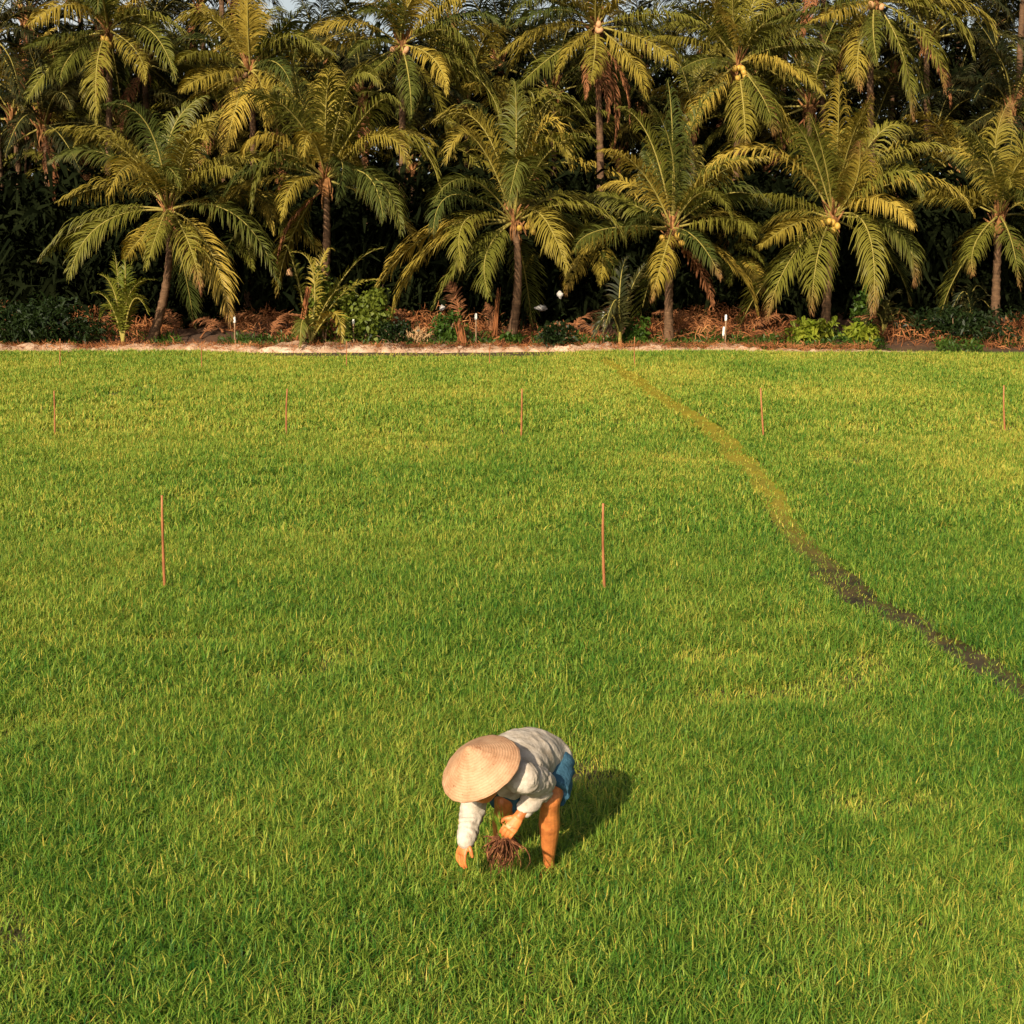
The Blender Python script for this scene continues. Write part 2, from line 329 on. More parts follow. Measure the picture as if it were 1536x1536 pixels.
def rice_zone(y0, y1, dens, hh, ww, nseg, seed):
    rg = np.random.default_rng(seed); half = 0.45 * y1 + 4.0; n = int(dens * (y1 - y0) * 2 * half)
    ncl = n // 5                         # seedlings stand in small clumps
    cx = (rg.random(ncl) * 2 - 1) * half; cy = y0 + rg.random(ncl) * (y1 - y0)
    i = rg.integers(0, ncl, n); sp = 0.024 + 0.02 * (y0 > 12)
    x = cx[i] + rg.normal(0, sp, n); y = cy[i] + rg.normal(0, sp, n)
    keep = (np.abs(x) < 0.45 * y + 4.0) & (y < rim_y(x) - 0.5 - 0.15 * rg.random(n))
    x, y = x[keep], y[keep]; rn = rg.random(len(x))
    d = ch_dist(x, y) + (vnoise(x, y, 3.0, 21) - .5) * 0.20 + (vnoise(x, y, 9.0, 24) - .5) * 0.12
    dn = np.clip((d + 0.03) / 0.18, 0.24, 1)
    # thin stand near the far rim, left of the middle, and thin spots elsewhere
    far = np.clip((y - 39.3) / 1.6, 0, 1) * np.clip((x + 10) / 3, 0, 1) * np.clip((3.0 - x) / 2.5, 0, 1)
    thin = np.clip((vnoise(x, y * 0.5, 0.8, 22) * 0.6 + vnoise(x, y, 2.1, 23) * 0.4 - 0.72) / 0.12, 0, 1)
    tr = np.full(x.shape, 9.0)
    for a_, b_ in zip(TRK[:-1], TRK[1:]):
        e_ = b_ - a_; t_ = np.clip(((x - a_[0]) * e_[0] + (y - a_[1]) * e_[1]) / (e_ ** 2).sum(), 0, 1); tr = np.minimum(tr, np.hypot(x - a_[0] - t_ * e_[0], y - a_[1] - t_ * e_[1]))
    tr = np.clip(1 - (tr + (vnoise(x, y, 2.0, 25) - .5) * .3) / .28, 0, 1)
    dn *= (1 - 0.6 * tr) * (1 - 0.93 * far) * (1 - 0.4 * thin)
    for f in FEET: dn *= np.clip((np.hypot(x - f[0], y - f[1]) - 0.02) / 0.03, 0.0, 1)
    k = rn < dn; x, y, thin, far, d, tr = x[k], y[k], thin[k], far[k], d[k], tr[k]; n = len(x)
    patch = 0.5 * vnoise(x, y * 0.6, 0.45, 31) + 0.3 * vnoise(x, y * 0.8, 1.3, 32) + 0.2 * vnoise(x, y, 4.0, 33)
    h = hh * (0.62 + 0.55 * rg.random(n)) * (0.8 + 0.4 * vnoise(x, y, 1.6, 34)) * (1 - 0.4 * thin) * (1 - 0.55 * far) * (1 - 0.35 * tr) * (0.55 + 0.45 * np.clip((d + .02) / .1, 0, 1))
    tint = np.clip(0.26 + 0.52 * (patch - 0.2) + rg.normal(0, 0.22, n) + 0.16 * thin + 0.2 * far + 0.15 * (d < 0.03) + 0.0125 * np.clip(y - 8, 0, 16), 0, 1)
    dry = rg.random(n) < 0.012; tint[dry] = 1.0
    lean = np.clip(rg.normal(0.72, 0.36, n), 0.03, 1.6)
    return blades(n, x, y, h, ww * (0.7 + 0.6 * rg.random(n)), nseg, tint, lean, seed + 1)
zones = [(3.4, 9.0, 6200, .120, .0054, 4, 101), (9.0, 14.5, 4300, .13, .0070, 3, 111), (14.5, 23, 1900, .14, .0108, 3, 121), (23, 45.0, 760, .15, .019, 2, 131)]
Vs, Qs, Ts, o = [], [], [], 0
for z in zones:
    V, Q, T = rice_zone(*z); Vs.append(V); Qs.append(Q + o); Ts.append(T); o += len(V)
    print('rice zone', z[:2], len(Q))
rice = mobj('rice_seedlings', mesh_np('rice_seedlings', np.vstack(Vs), np.vstack(Qs), M['rice'], tint=np.concatenate(Ts), smooth=True))
tag(rice, 'dense carpet of young green rice covering the flooded paddy', 'rice', kind='stuff')
del Vs, Qs, Ts

# ------------------------------------------------------------------ stakes in the rice
def stake_mesh(h, r, bend):
    z = np.linspace(-0.1, h, 9); V, Q = tube(np.stack([bend * np.sin(z / h * 3), bend * 0.5 * np.cos(z * 2), z], 1), [r * (1 - 0.25 * i / 8) * (1.12 if i in (3, 6) else 1) for i in range(9)], 8)
    return V, Q
stakes = [((247, 872), (243, 743), .018, 'nearest red-brown stake in the rice at left, leaning slightly left'),
 ((907, 878), (905, 755), .018, 'near red-brown stake standing alone in the rice behind the bent farmer'),
 ((82, 648), (81, 586), .016, 'thin stake in the middle of the rice near the left edge of the field'),
 ((430, 648), (431, 583), .017, 'thin pale brown stake mid-field left, the second from the left in its row'),
 ((782, 650), (783, 583), .017, 'thin pale brown stake mid-field, centre of its row of five'),
 ((1145, 650), (1141, 582), .017, 'thin dark red stake mid-field just right of the winding drain'),
 ((1507, 640), (1506, 578), .017, 'thin dark stake in the rice at the far right edge'),
 ((90, 546), (90, 508), .015, 'faint thin stake at the far edge of the rice, leftmost in front of the bank'),
 ((303, 549), (303, 512), .014, 'faint stake at the far edge of the rice before the broad left palm'),
 ((520, 546), (520, 511), .015, 'faint thin stake at the far edge in front of the vine covered bush'),
 ((735, 545), (735, 514), .014, 'barely visible thin stake at the far edge in front of the central palm'),
 ((952, 545), (952, 505), .015, 'thin stake at the far edge of the rice by the start of the drain')]
for (bx, by), (tx, ty), r, lab in stakes:
    a = G(bx, by); t = P(tx, ty, a[1]); base = a + (a - t) * (GT / (t[2] - GT)); base[2] = 0; h = t[2]
    root = empty('stake', base); V, Q = stake_mesh(h, r * (0.8 if by > 800 else 1.0), random.uniform(-.014, .014))
    V[:, 0] += V[:, 2] * (t[0] - base[0]) / h
    mobj('pole', mesh_np('pole', V, Q, M['stake'], smooth=True), root); tag(root, lab, 'stake', 'stakes marking out the rice field')
posts = [((352, 508), (352, 475), 'white-topped post on the bank left of the vine covered bush'),
 ((531, 520), (530, 477), 'white-topped dark post standing in front of the vine covered bush'),
 ((714, 514), (714, 470), 'white-topped post on the rim left of the central palm trunk'),
 ((906, 517), (905, 468), 'white-topped pale post on the rim between the central palm and the leaning trunk'),
 ((1088, 519), (1089, 472), 'white-topped post on the rim at right beside a short leaning one'),
 ((1084, 517), (1086, 490), 'short leaning post with a long white top beside a taller post')]
for i, ((bx, by), (tx, ty), lab) in enumerate(posts):
    y = 43.6; a = P(bx, by, y); t = P(tx, ty, y); a[2] = min(a[2], float(ground_z(a[0], y)) - 0.02); h = t[2] - a[2]
    root = empty('marker_post', a); cap = 0.20 if i < 5 else 0.30; r = 0.030
    lean = (t[0] - a[0]) / h
    V, Q = tube([(lean * z, 0, z) for z in np.linspace(-0.1, h - cap, 6)], [r * .8] * 6, 8); mobj('pole', mesh_np('pole', V, Q, M['post'], smooth=True), root)
    V, Q = tube([(lean * z, 0, z) for z in np.linspace(h - cap, h, 5)], [r * 1.35, r * 1.4, r * 1.35, r * 1.3, r * 1.0], 10); mobj('cap', mesh_np('cap', V, Q, M['white'], smooth=True), root)
    tag(root, lab, 'post', 'white-topped posts on the rim')

# ------------------------------------------------------------------ palms
def frond_mesh(name, pts, seed, lmax=0.85, nl=64, droop=0.75, twist=0.0, mats=None, brown=0.0, side=None, wid=0.043):
    rg = np.random.default_rng(seed); pts = np.asarray(pts, float)
    seglen = np.linalg.norm(np.diff(pts, axis=0), axis=1); L = seglen.sum(); cum = np.r_[0, np.cumsum(seglen)] / L
    hd = pts[-1] - pts[0]; hd[2] = 0
    if np.linalg.norm(hd) < 0.3: hd = np.array([0.4, -1.0, 0])
    S0 = np.cross(hd / np.linalg.norm(hd), [0, 0, 1.0]) if side is None else side
    t = np.linspace(0.17, 0.995, nl); t = np.concatenate([t, t]) + rg.normal(0, 0.004, 2 * nl); t = np.clip(t, 0.05, 1); sgn = np.r_[np.ones(nl), -np.ones(nl)]
    pos = np.stack([np.interp(t, cum, pts[:, i]) for i in range(3)], 1)
    Tn = norm(np.gradient(pts, axis=0)); T = norm(np.stack([np.interp(t, cum, Tn[:, i]) for i in range(3)], 1))
    S = norm(S0 - T * (T @ S0)[:, None]); Nn = np.cross(S, T)
    Nn *= np.where((Nn[:, 2:3]).mean() < 0, -1, 1)
    tw = twist * t; S2 = S * np.cos(tw)[:, None] + Nn * np.sin(tw)[:, None]; N2 = -S * np.sin(tw)[:, None] + Nn * np.cos(tw)[:, None]
    prof = np.clip(0.30 + 1.9 * t, 0, 1) * np.clip((1.13 - t) / 0.55, 0.15, 1)
    ln = lmax * prof * (0.85 + 0.3 * rg.random(2 * nl))
    gp = np.interp(np.arange(2 * nl), np.arange(0, 2 * nl + 6, 6), rg.random(len(np.arange(0, 2 * nl + 6, 6)))); ln *= np.where(gp < .12, .35, 1); miss = (rg.random(2 * nl) < 0.06); ln[miss] *= 0.25
    phi = R(32) + R(38) * t ** 2 + rg.normal(0, 0.10, 2 * nl)
    d0 = norm(S2 * (sgn * np.cos(phi))[:, None] + T * np.sin(phi)[:, None] + N2 * (0.28 + rg.normal(0, .12, 2 * nl))[:, None])
    nseg = 4; p = pos.copy(); Vs = []; wprof = [0.55, 1.0, 0.9, 0.6, 0.05]
    dr = droop * (0.8 + 0.4 * rg.random(2 * nl))
    for k in range(nseg + 1):
        s = k / nseg; d = norm(d0 + np.array([0, 0, -1.0]) * (dr * (2.0 * s ** 1.3))[:, None])
        wv = norm(T - d * (T * d).sum(1)[:, None] + 0.25 * rg.normal(0, 1, (2 * nl, 1)) * N2)
        w = (wid * wprof[k] * (0.8 + 0.4 * rg.random(2 * nl)) * np.clip(prof + .25, 0, 1))[:, None] * 0.5
        Vs += [p - wv * w, p + wv * w]; p = p + d * (ln / nseg)[:, None]
    V = np.stack(Vs, 1).reshape(-1, 3); m = 2 * (nseg + 1)
    q = np.array([[2 * k, 2 * k + 1, 2 * k + 3, 2 * k + 2] for k in range(nseg)])
    Q = ((np.arange(2 * nl) * m)[:, None, None] + q[None]).reshape(-1, 4)
    # brown drying tips where asked
    tv = np.clip((np.repeat(t, m) - (1 - brown)) * 4, 0, 1) if brown > 0 else np.zeros(len(V))
    tv = np.clip(tv + np.tile(np.repeat([0, 0, 0, .08, .35], 2), 2 * nl) * np.repeat(rg.random(2 * nl), m) * 1.0, 0, 1)
    rp = pts; rr = np.interp(np.linspace(0, 1, len(rp)), [0, .12, .5, 1], [0.055, 0.034, 0.022, 0.006])
    RV, RQ = tube(rp, rr, 5, False); Vn = np.vstack([V, RV]); Qn = np.vstack([Q, RQ + len(V)])
    return mesh_np(name, Vn, Qn, mats or [M['frond'], M['rachis']], np.r_[np.zeros(len(Q)), np.ones(len(RQ))], np.r_[tv, np.zeros(len(RV))])
def arc(e0, L, bend, n=14):     # curve starting at elevation e0 along +X, bending down
    s = np.linspace(0, 1, n); e = e0 - bend * s ** 1.5; dx = np.cos(e) * L / (n - 1); dz = np.sin(e) * L / (n - 1)
    return np.stack([np.r_[0, np.cumsum(dx)[:-1]], np.zeros(n), np.r_[0, np.cumsum(dz)[:-1]]], 1)
VARS = {}
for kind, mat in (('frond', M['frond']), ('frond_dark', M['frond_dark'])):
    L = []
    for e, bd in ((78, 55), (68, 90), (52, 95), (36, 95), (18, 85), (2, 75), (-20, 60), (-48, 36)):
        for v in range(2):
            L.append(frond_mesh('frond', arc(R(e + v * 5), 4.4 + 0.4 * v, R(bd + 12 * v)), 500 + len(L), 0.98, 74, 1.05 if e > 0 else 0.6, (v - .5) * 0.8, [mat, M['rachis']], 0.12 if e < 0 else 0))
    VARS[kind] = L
DEAD = [frond_mesh('dead_frond', arc(R(-35 - 10 * v), 3.0 + .5 * v, R(50)), 700 + v, 0.55, 40, 1.6, 0.5, [M['dead'], M['dead']], wid=.05) for v in range(3)]
coco_me = mesh_np('coconut', *sph((0, 0, 0), (.10, .10, .125), 8, 10), M['coconut'], smooth=True)
coco_br = mesh_np('coconut', *sph((0, 0, 0), (.10, .10, .135), 8, 10), M['coconut_brown'], smooth=True)
def trunk_mesh(base, crown, r0, seed):
    rg = np.random.default_rng(seed); base = np.asarray(base, float); crown = np.asarray(crown, float); H = crown[2] - base[2]
    mid = (base + crown) / 2 + np.array([(crown[0] - base[0]) * 0.28 + rg.normal(0, .08), rg.normal(0, .1), 0])
    n = max(20, int(H / 0.09)); pts = bez(base + np.array([0, 0, -.15]), mid, crown, n)
    s = np.linspace(0, 1, n); r = r0 * (1 - 0.38 * s) + 0.09 * np.exp(-s * H / 0.35) + np.where(np.arange(n) % 3 == 0, 0.014, -0.006) + rg.normal(0, .003, n)
    V, Q = tube(pts - base, r, 12); return mesh_np('trunk', V, Q, M['trunk'], smooth=False)
def sheath_mesh(seed, s=1.0):   # fibrous leaf bases below the crown
    rg = np.random.default_rng(seed); parts = []
    z = np.linspace(-0.55, 0.45, 8); parts.append(tube([(0, 0, a * s) for a in z], [(.12 + .05 * math.sin(i / 7 * 3.1)) * s for i in range(8)], 10))
    for i in range(16):
        a = rg.random() * 6.28; z0 = rg.uniform(-.5, .25) * s; l = rg.uniform(.3, .75) * s; o = rg.uniform(.15, .42) * s
        c, sn = math.cos(a), math.sin(a); r = .11 * s
        parts.append(tube([(c * r, sn * r, z0), (c * (r + o * .4), sn * (r + o * .4), z0 + l * .55), (c * (r + o), sn * (r + o), z0 + l)], [(.065 * s, .025 * s), (.05 * s, .02 * s), (.02 * s, .012 * s)], 6))
    for i in range(8):          # ragged fibre hanging
        a = rg.random() * 6.28; c, sn = math.cos(a), math.sin(a); z0 = rg.uniform(-.4, .1) * s; l = rg.uniform(.2, .6) * s
        parts.append(tube([(c * .15 * s, sn * .15 * s, z0), (c * .24 * s, sn * .24 * s, z0 - l * .5), (c * .22 * s, sn * .22 * s, z0 - l)], [.03 * s, .025 * s, .008 * s], 5))
    V, Q = join(parts); return mesh_np('leaf_sheath', V, Q, M['sheath'])
SHEATH = [sheath_mesh(i) for i in range(4)]
z1 = lambda x, y: (x * .3647, y * .3647)
z2 = lambda x, y: (420 + x * .3647, y * .3647)
z3 = lambda x, y: (830 + x * .3647, y * .3647)
z4 = lambda x, y: (1124 + x * .3646, y * .3646)

def palm(crown_px, base_px, Yd, label, fronds, zc, nfill=16, coco=0, dead=0, seed=0, L=4.4, kind='frond', group='coconut palms along the field edge', brown_nuts=False, cocodir=None, r0=.16, lo=0, droop=1.25):
    rg = np.random.default_rng(1000 + seed); pr = random.Random(seed)
    Yd = Yd + 1.3
    crown = P(*crown_px, Yd); b = P(*base_px, Yd); b[2] = float(ground_z(b[0], Yd)) - 0.03
    root = empty('coconut_palm', b); tag(root, label, 'palm tree', group)
    mobj('trunk', trunk_mesh(b, crown, r0, seed), root)
    so = mobj('leaf_sheath', SHEATH[seed % 4], root, crown - b); so.rotation_euler.z = rg.random() * 6
    s = Yd / F
    for i, fr in enumerate(fronds):
        (mx, my), (tx, ty) = zc(*fr[0]), zc(*fr[1]); opt = fr[2] if len(fr) > 2 else ''
        A, Bq = P(mx, my, Yd), P(tx, ty, Yd)
        Lp = np.linalg.norm(A - crown) + np.linalg.norm(Bq - A)
        need = math.sqrt(max(0.0, (L * rg.uniform(.9, 1.1)) ** 2 - Lp ** 2)); need = min(need, 2.8)
        sg = 1 if 'b' in opt else -1
        if ty < crown_px[1] - 20 and 'f' not in opt: need *= 0.55
        dy = sg * max(need, 0.35)
        A = P(mx, my, Yd + dy * 0.55); Bq = P(tx, ty, Yd + dy)
        m = frond_mesh('frond', bez(crown - b + np.array([0, 0, .05]), A - b, Bq - b), seed * 50 + i, 1.02 if Lp > 2.5 else 0.8, 88, droop * rg.uniform(.75, 1.2), rg.uniform(-.9, .9), [M[kind], M['rachis']], 0.26 if 'd' in opt else (0.06 if rg.random() < .3 else 0))
        mobj('frond', m, root)
    vs = VARS[kind]
    for i in range(nfill):
        az = i * 2.39996 + seed; f = i / max(1, nfill - 1); k = int(lo + (len(vs) - 1 - lo) * f ** 0.9 * 0.93 + rg.random() * 1.2) % len(vs)
        if k >= 8 and math.sin(az) < -.35 and lo == 0: az = -az
        o = mobj('frond', vs[k], root, crown - b); sc = L / 4.6 * rg.uniform(.85, 1.1); o.scale = (sc, sc, sc)
        o.rotation_euler = (rg.normal(0, .06), rg.normal(0, .08), az + rg.normal(0, .25))
    for i in range(dead):
        o = mobj('dead_frond', DEAD[i % 3], root, crown - b - np.array([0, 0, .25])); o.rotation_euler = (0, 0, -1.57 + rg.normal(0, 1.1)); o['label'] = 'hanging brown dead frond'
    if coco:
        cd = cocodir or 0; rt = [tube([(0, 0, .05), (cd * .6, -.22, .02), (cd + rg.normal(0, .1), -.52, -.25 + rg.normal(0, .1))], [.03, .022, .012], 5) for _ in range(5)]
        bunch = mobj('coconut_bunch', mesh_np('coconut_bunch', *join(rt), M['sheath']), root, crown - b)
    for i in range(coco):
        cx = (cocodir or 0) + rg.normal(0, .19); o = mobj('coconut', coco_br if brown_nuts else coco_me, bunch, np.array([cx, -.52 + rg.normal(0, .07), -.25 + rg.normal(0, .17)]))
        o.rotation_euler = (rg.normal(0, .4), rg.normal(0, .4), 0)
    return root

# ---- front row
palm((252, 318), (222, 506), 43.0, 'broad green palm at left, its crown spreading low over a short reddish leaning trunk', [
  ((450, 640), (210, 662)), ((430, 880), (168, 1060)), ((420, 920), (285, 1140)), ((700, 560), (840, 395), 'b'), ((790, 560), (855, 580), 'f'), ((610, 520), (435, 430)),
  ((880, 690), (995, 745)), ((960, 880), (1150, 1170)), ((850, 1000), (950, 1330), 'd'), ((660, 920), (600, 1100)), ((760, 960), (830, 1180), 'd'), ((580, 980), (510, 1065)), ((690, 700), (745, 770), 'f'), ((520, 760), (240, 830), 'b'), ((480, 560), (310, 600), 'b')],
  z1, 9, 0, 1, seed=1, L=5.0)
palm((489, 270), (482, 508), 43.4, 'palm with a pale leaf base rising behind the vine covered bush', [
  ((60, 755), (12, 905)), ((-70, 690), (-225, 800)), ((-40, 570), (-150, 640)), ((190, 420), (215, 240)), ((60, 430), (-25, 380), 'b'), ((290, 350), (412, 345)),
  ((400, 560), (525, 670)), ((255, 670), (232, 825)), ((350, 715), (425, 905)), ((400, 740), (500, 960)), ((380, 440), (500, 440)), ((500, 570), (655, 765)), ((130, 560), (95, 640), 'f'), ((-20, 640), (-110, 860)), ((80, 380), (60, 210), 'b')],
  z2, 9, 0, 1, seed=2, L=4.6)
palm((771, 335), (763, 510), 42.8, 'yellow-green palm in the centre with an upright spear leaf and a ringed trunk', [
  ((972, 560), (966, 335)), ((1080, 440), (1275, 510)), ((1090, 510), (1195, 690)), ((1080, 600), (1190, 650)), ((1030, 460), (1150, 395)), ((800, 570), (680, 660)), ((830, 520), (640, 500)), ((860, 510), (740, 440), 'b'),
  ((1070, 880), (1180, 1110)), ((1130, 900), (1300, 1000), 'b'), ((770, 900), (748, 1100)), ((640, 950), (400, 1180)), ((640, 1010), (465, 1290)), ((770, 1050), (630, 1270)), ((850, 1040), (862, 1220)), ((985, 660), (935, 850), 'f'), ((720, 800), (630, 960)), ((1180, 800), (1260, 950), 'b')],
  z2, 7, 5, 0, seed=3, L=4.5, cocodir=.35, droop=.85)
palm((1008, 345), (1004, 508), 43.0, 'palm right of centre with bright fronds over a flared pale trunk', [
  ((400, 580), (268, 440)), ((350, 690), (195, 620)), ((370, 890), (300, 960)), ((200, 945), (85, 1035)), ((490, 560), (470, 330)), ((570, 520), (700, 340)), ((740, 905), (825, 980)), ((700, 800), (880, 830)), ((590, 985), (690, 1145), 'd'),
  ((455, 1050), (400, 1235), 'd'), ((530, 700), (600, 600), 'b'), ((640, 740), (870, 650)), ((440, 760), (380, 620), 'b'), ((300, 830), (150, 800), 'b')],
  z3, 8, 4, 1, seed=4, L=4.5, cocodir=.1)
palm((1249, 328), (1237, 500), 43.0, 'palm at right with a bunch of yellow coconuts and long brown-tipped fronds', [
  ((1000, 920), (850, 1010)), ((980, 1060), (880, 1305), 'd'), ((1090, 1040), (1060, 1285), 'd'), ((980, 825), (830, 800)), ((1070, 640), (990, 500)), ((1170, 560), (1175, 310)), ((1120, 680), (1060, 480)), ((1230, 600), (1305, 390), 'd'),
  ((1396, 640), (1650, 620)), ((1400, 705), (1515, 800)), ((1290, 940), (1316, 1290), 'd'), ((1410, 950), (1486, 1165), 'd'), ((1330, 820), (1480, 930)), ((1240, 760), (1260, 590), 'd'), ((1330, 560), (1470, 540), 'b')],
  z3, 8, 8, 0, seed=5, L=4.8, cocodir=-.3)
palm((1499, 325), (1492, 500), 43.2, 'dark palm at the right edge of the field with an orange leaf base', [
  ((870, 800), (715, 800)), ((930, 1000), (925, 1135), 'd'), ((980, 640), (850, 510)), ((1010, 620), (1065, 420), 'd'), ((1130, 800), (1220, 960)), ((1090, 700), (1180, 620)), ((960, 720), (820, 640), 'b'), ((1080, 1000), (1110, 1180), 'd')],
  z4, 8, 0, 1, seed=6, L=4.2)
# ---- smaller palms between the front trunks
palm((885, 366), (880, 470), 47.0, 'low palm with drooping fronds left of the flared trunk, its own trunk thin and pale', [
  ((60, 950), (-40, 920)), ((180, 960), (60, 1050)), ((200, 1040), (190, 1170)), ((230, 1060), (285, 1190)), ((100, 1080), (50, 1210), 'd'), ((260, 960), (390, 930))], z3, 7, 0, 0, seed=7, L=3.4, r0=.15, lo=2, group='coconut palms standing behind the front row')
palm((1093, 388), (1093, 474), 47.0, 'low palm between two bigger palms at right, on a straight orange-lit trunk', [
  ((790, 1020), (860, 1080)), ((740, 1080), (730, 1170)), ((770, 1080), (870, 1190), 'd'), ((640, 1010), (560, 1000)), ((800, 960), (900, 900))], z3, 7, 0, 0, seed=8, L=3.3, r0=.16, lo=2, group='coconut palms standing behind the front row')
palm((372, 330), (372, 476), 47.0, 'palm with grey-lit hanging leaflets between the two large palms at left', [
  ((960, 760), (900, 830)), ((1080, 800), (1130, 960)), ((950, 830), (860, 900)), ((1010, 950), (1040, 1110)), ((1100, 880), (1210, 1000))], z1, 8, 0, 1, seed=9, L=3.8, r0=.15, lo=2, group='coconut palms standing behind the front row')
# ---- tall palms behind
palm((163, 48), (150, 470), 48.5, 'tall palm at upper left with a few yellow nuts and a thin orange-lit trunk', [
  ((300, 20), (115, 100)), ((260, 150), (100, 195)), ((250, 230), (92, 445)), ((300, 220), (245, 340)), ((400, 260), (400, 505)), ((610, 120), (725, 330)), ((560, 210), (600, 340)), ((430, 20), (400, -120)), ((560, 0), (640, -40)), ((340, -40), (220, -90)), ((580, 60), (760, 130)), ((480, 300), (500, 480), 'b')],
  z1, 9, 4, 1, seed=10, L=4.6, group='tall coconut palms behind the front row')
palm((376, 108), (374, 474), 47.5, 'tall palm left of centre with brown nuts and two bright drooping fronds', [
  ((1130, 255), (1205, 370)), ((1080, 370), (1092, 545)), ((980, 410), (920, 645)), ((890, 300), (740, 370)), ((850, 220), (735, 250)), ((1020, 120), (1020, -60)), ((1110, 180), (1255, 25)), ((880, 80), (720, 100)), ((1210, 190), (1380, 230)), ((930, 130), (840, 20), 'b'), ((1150, 330), (1260, 480))],
  z1, 9, 5, 0, seed=11, L=4.4, brown_nuts=True, cocodir=-.35, group='tall coconut palms behind the front row')
palm((602, 70), (600, 480), 48.0, 'tall palm with golden fronds fanning over the gap left of the central palm', [
  ((690, 125), (800, 265)), ((630, 240), (690, 385)), ((530, 320), (540, 485)), ((370, 170), (280, 235)), ((270, 90), (60, 200)), ((760, 60), (905, 100)), ((520, 40), (620, -90)), ((430, 60), (320, 50)), ((460, 30), (440, -100)), ((790, 300), (905, 500)), ((420, 260), (330, 330)), ((680, 20), (800, -40))],
  z2, 9, 5, 0, seed=12, L=4.4, brown_nuts=True, cocodir=-.3, group='tall coconut palms behind the front row')
palm((894, 42), (900, 480), 48.0, 'tall palm above the central palm with brown dead fronds hanging down its trunk', [
  ((1100, 110), (905, 225)), ((1150, 40), (945, 110)), ((1200, 190), (1140, 325)), ((1120, 230), (980, 355)), ((1295, 220), (1275, 345)), ((1530, 180), (1632, 285)), ((1540, 60), (1740, 100)), ((1300, -20), (1320, -140)), ((1400, 0), (1520, -60)), ((1200, 0), (1100, -60)), ((1450, 250), (1500, 400))],
  z2, 9, 3, 5, seed=13, L=4.5, brown_nuts=True, group='tall coconut palms behind the front row')
palm((1107, 98), (1093, 470), 47.6, 'tall palm at upper right with a bunch of orange coconuts under spreading fronds', [
  ((640, 240), (515, 290)), ((620, 180), (430, 150)), ((620, 400), (555, 565)), ((785, 470), (790, 625), 'd'), ((970, 275), (1112, 390)), ((870, 420), (905, 555), 'd'), ((960, 510), (1110, 800)), ((600, 70), (460, 30)), ((740, 80), (740, -90)), ((850, 110), (1010, 20)), ((940, 190), (1150, 205)), ((680, 60), (600, -60)), ((900, 240), (1020, 330))],
  z3, 9, 7, 1, seed=14, L=4.6, cocodir=.1, group='tall coconut palms behind the front row')
palm((1312, 4), (1340, 470), 48.0, 'tall palm at the top right with long bare-ribbed fronds and rusty tips', [
  ((510, 130), (530, 265)), ((450, 200), (460, 370), 'd'), ((370, 20), (70, 100)), ((400, 30), (250, 90)), ((800, 60), (920, 235)), ((880, 30), (1012, 165)), ((720, 140), (800, 370), 'd'), ((630, 220), (672, 485), 'd'), ((520, -60), (520, -160)), ((660, -60), (760, -110))],
  z4, 8, 3, 1, seed=15, L=4.8, brown_nuts=True, group='tall coconut palms behind the front row')
palm((1515, 165), (1520, 470), 48.5, 'tall shadowed palm at the upper right edge, brown at the heart', [
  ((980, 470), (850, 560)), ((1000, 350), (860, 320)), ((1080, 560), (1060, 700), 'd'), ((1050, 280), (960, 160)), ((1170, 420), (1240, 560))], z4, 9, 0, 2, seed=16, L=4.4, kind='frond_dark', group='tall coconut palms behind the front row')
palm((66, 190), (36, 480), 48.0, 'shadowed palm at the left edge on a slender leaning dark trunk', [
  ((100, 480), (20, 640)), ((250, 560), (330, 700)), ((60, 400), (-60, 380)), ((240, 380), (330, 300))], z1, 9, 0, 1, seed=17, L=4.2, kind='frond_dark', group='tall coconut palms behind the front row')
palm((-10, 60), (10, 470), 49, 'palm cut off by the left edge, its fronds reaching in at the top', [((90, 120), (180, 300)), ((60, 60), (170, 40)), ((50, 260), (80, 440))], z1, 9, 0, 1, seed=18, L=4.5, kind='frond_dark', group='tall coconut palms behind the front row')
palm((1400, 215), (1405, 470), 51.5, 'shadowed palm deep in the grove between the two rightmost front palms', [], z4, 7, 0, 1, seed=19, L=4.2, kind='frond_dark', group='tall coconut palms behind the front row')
# ---- rear rows: palms nothing tells apart
rear = [(-60, -40), (40, 30), (115, -80), (215, 95), (300, 10), (335, 180), (545, 150), (680, 40), (700, 175), (830, 140), (965, 90), (1040, 190), (1180, 40), (1215, 160), (1240, -70), (1390, 60), (1445, -40), (1490, 50), (1590, 20), (130, 260), (620, 260), (1150, 265), (1440, 270), (20, 180), (180, 190), (260, 260), (420, 200), (480, 110), (750, 100), (800, 250), (930, 240), (1080, 30), (1130, 120), (1300, 230), (1340, 110), (1550, 200), (1540, -50), (330, -50), (150, 40), (-180, 60), (-260, 190), (-340, 30), (1720, 90), (1800, 200), (1900, 40)]
for i, (cx, cy) in enumerate(rear):
    pr = random.Random(900 + i); Yd = 50.0 + pr.random() * 8 if cy < 160 else 49.5 + pr.random() * 4
    palm((cx, cy), (cx + pr.uniform(-25, 25), 470), Yd, 'shaded coconut palm in the crowded rear rows of the dark grove', [], z1, 18, 0, pr.choice([0, 1, 2]), seed=40 + i, L=pr.uniform(4.2, 5.0), kind='frond' if cy > 140 and i % 3 else 'frond_dark', group='palms in the rear rows of the grove')

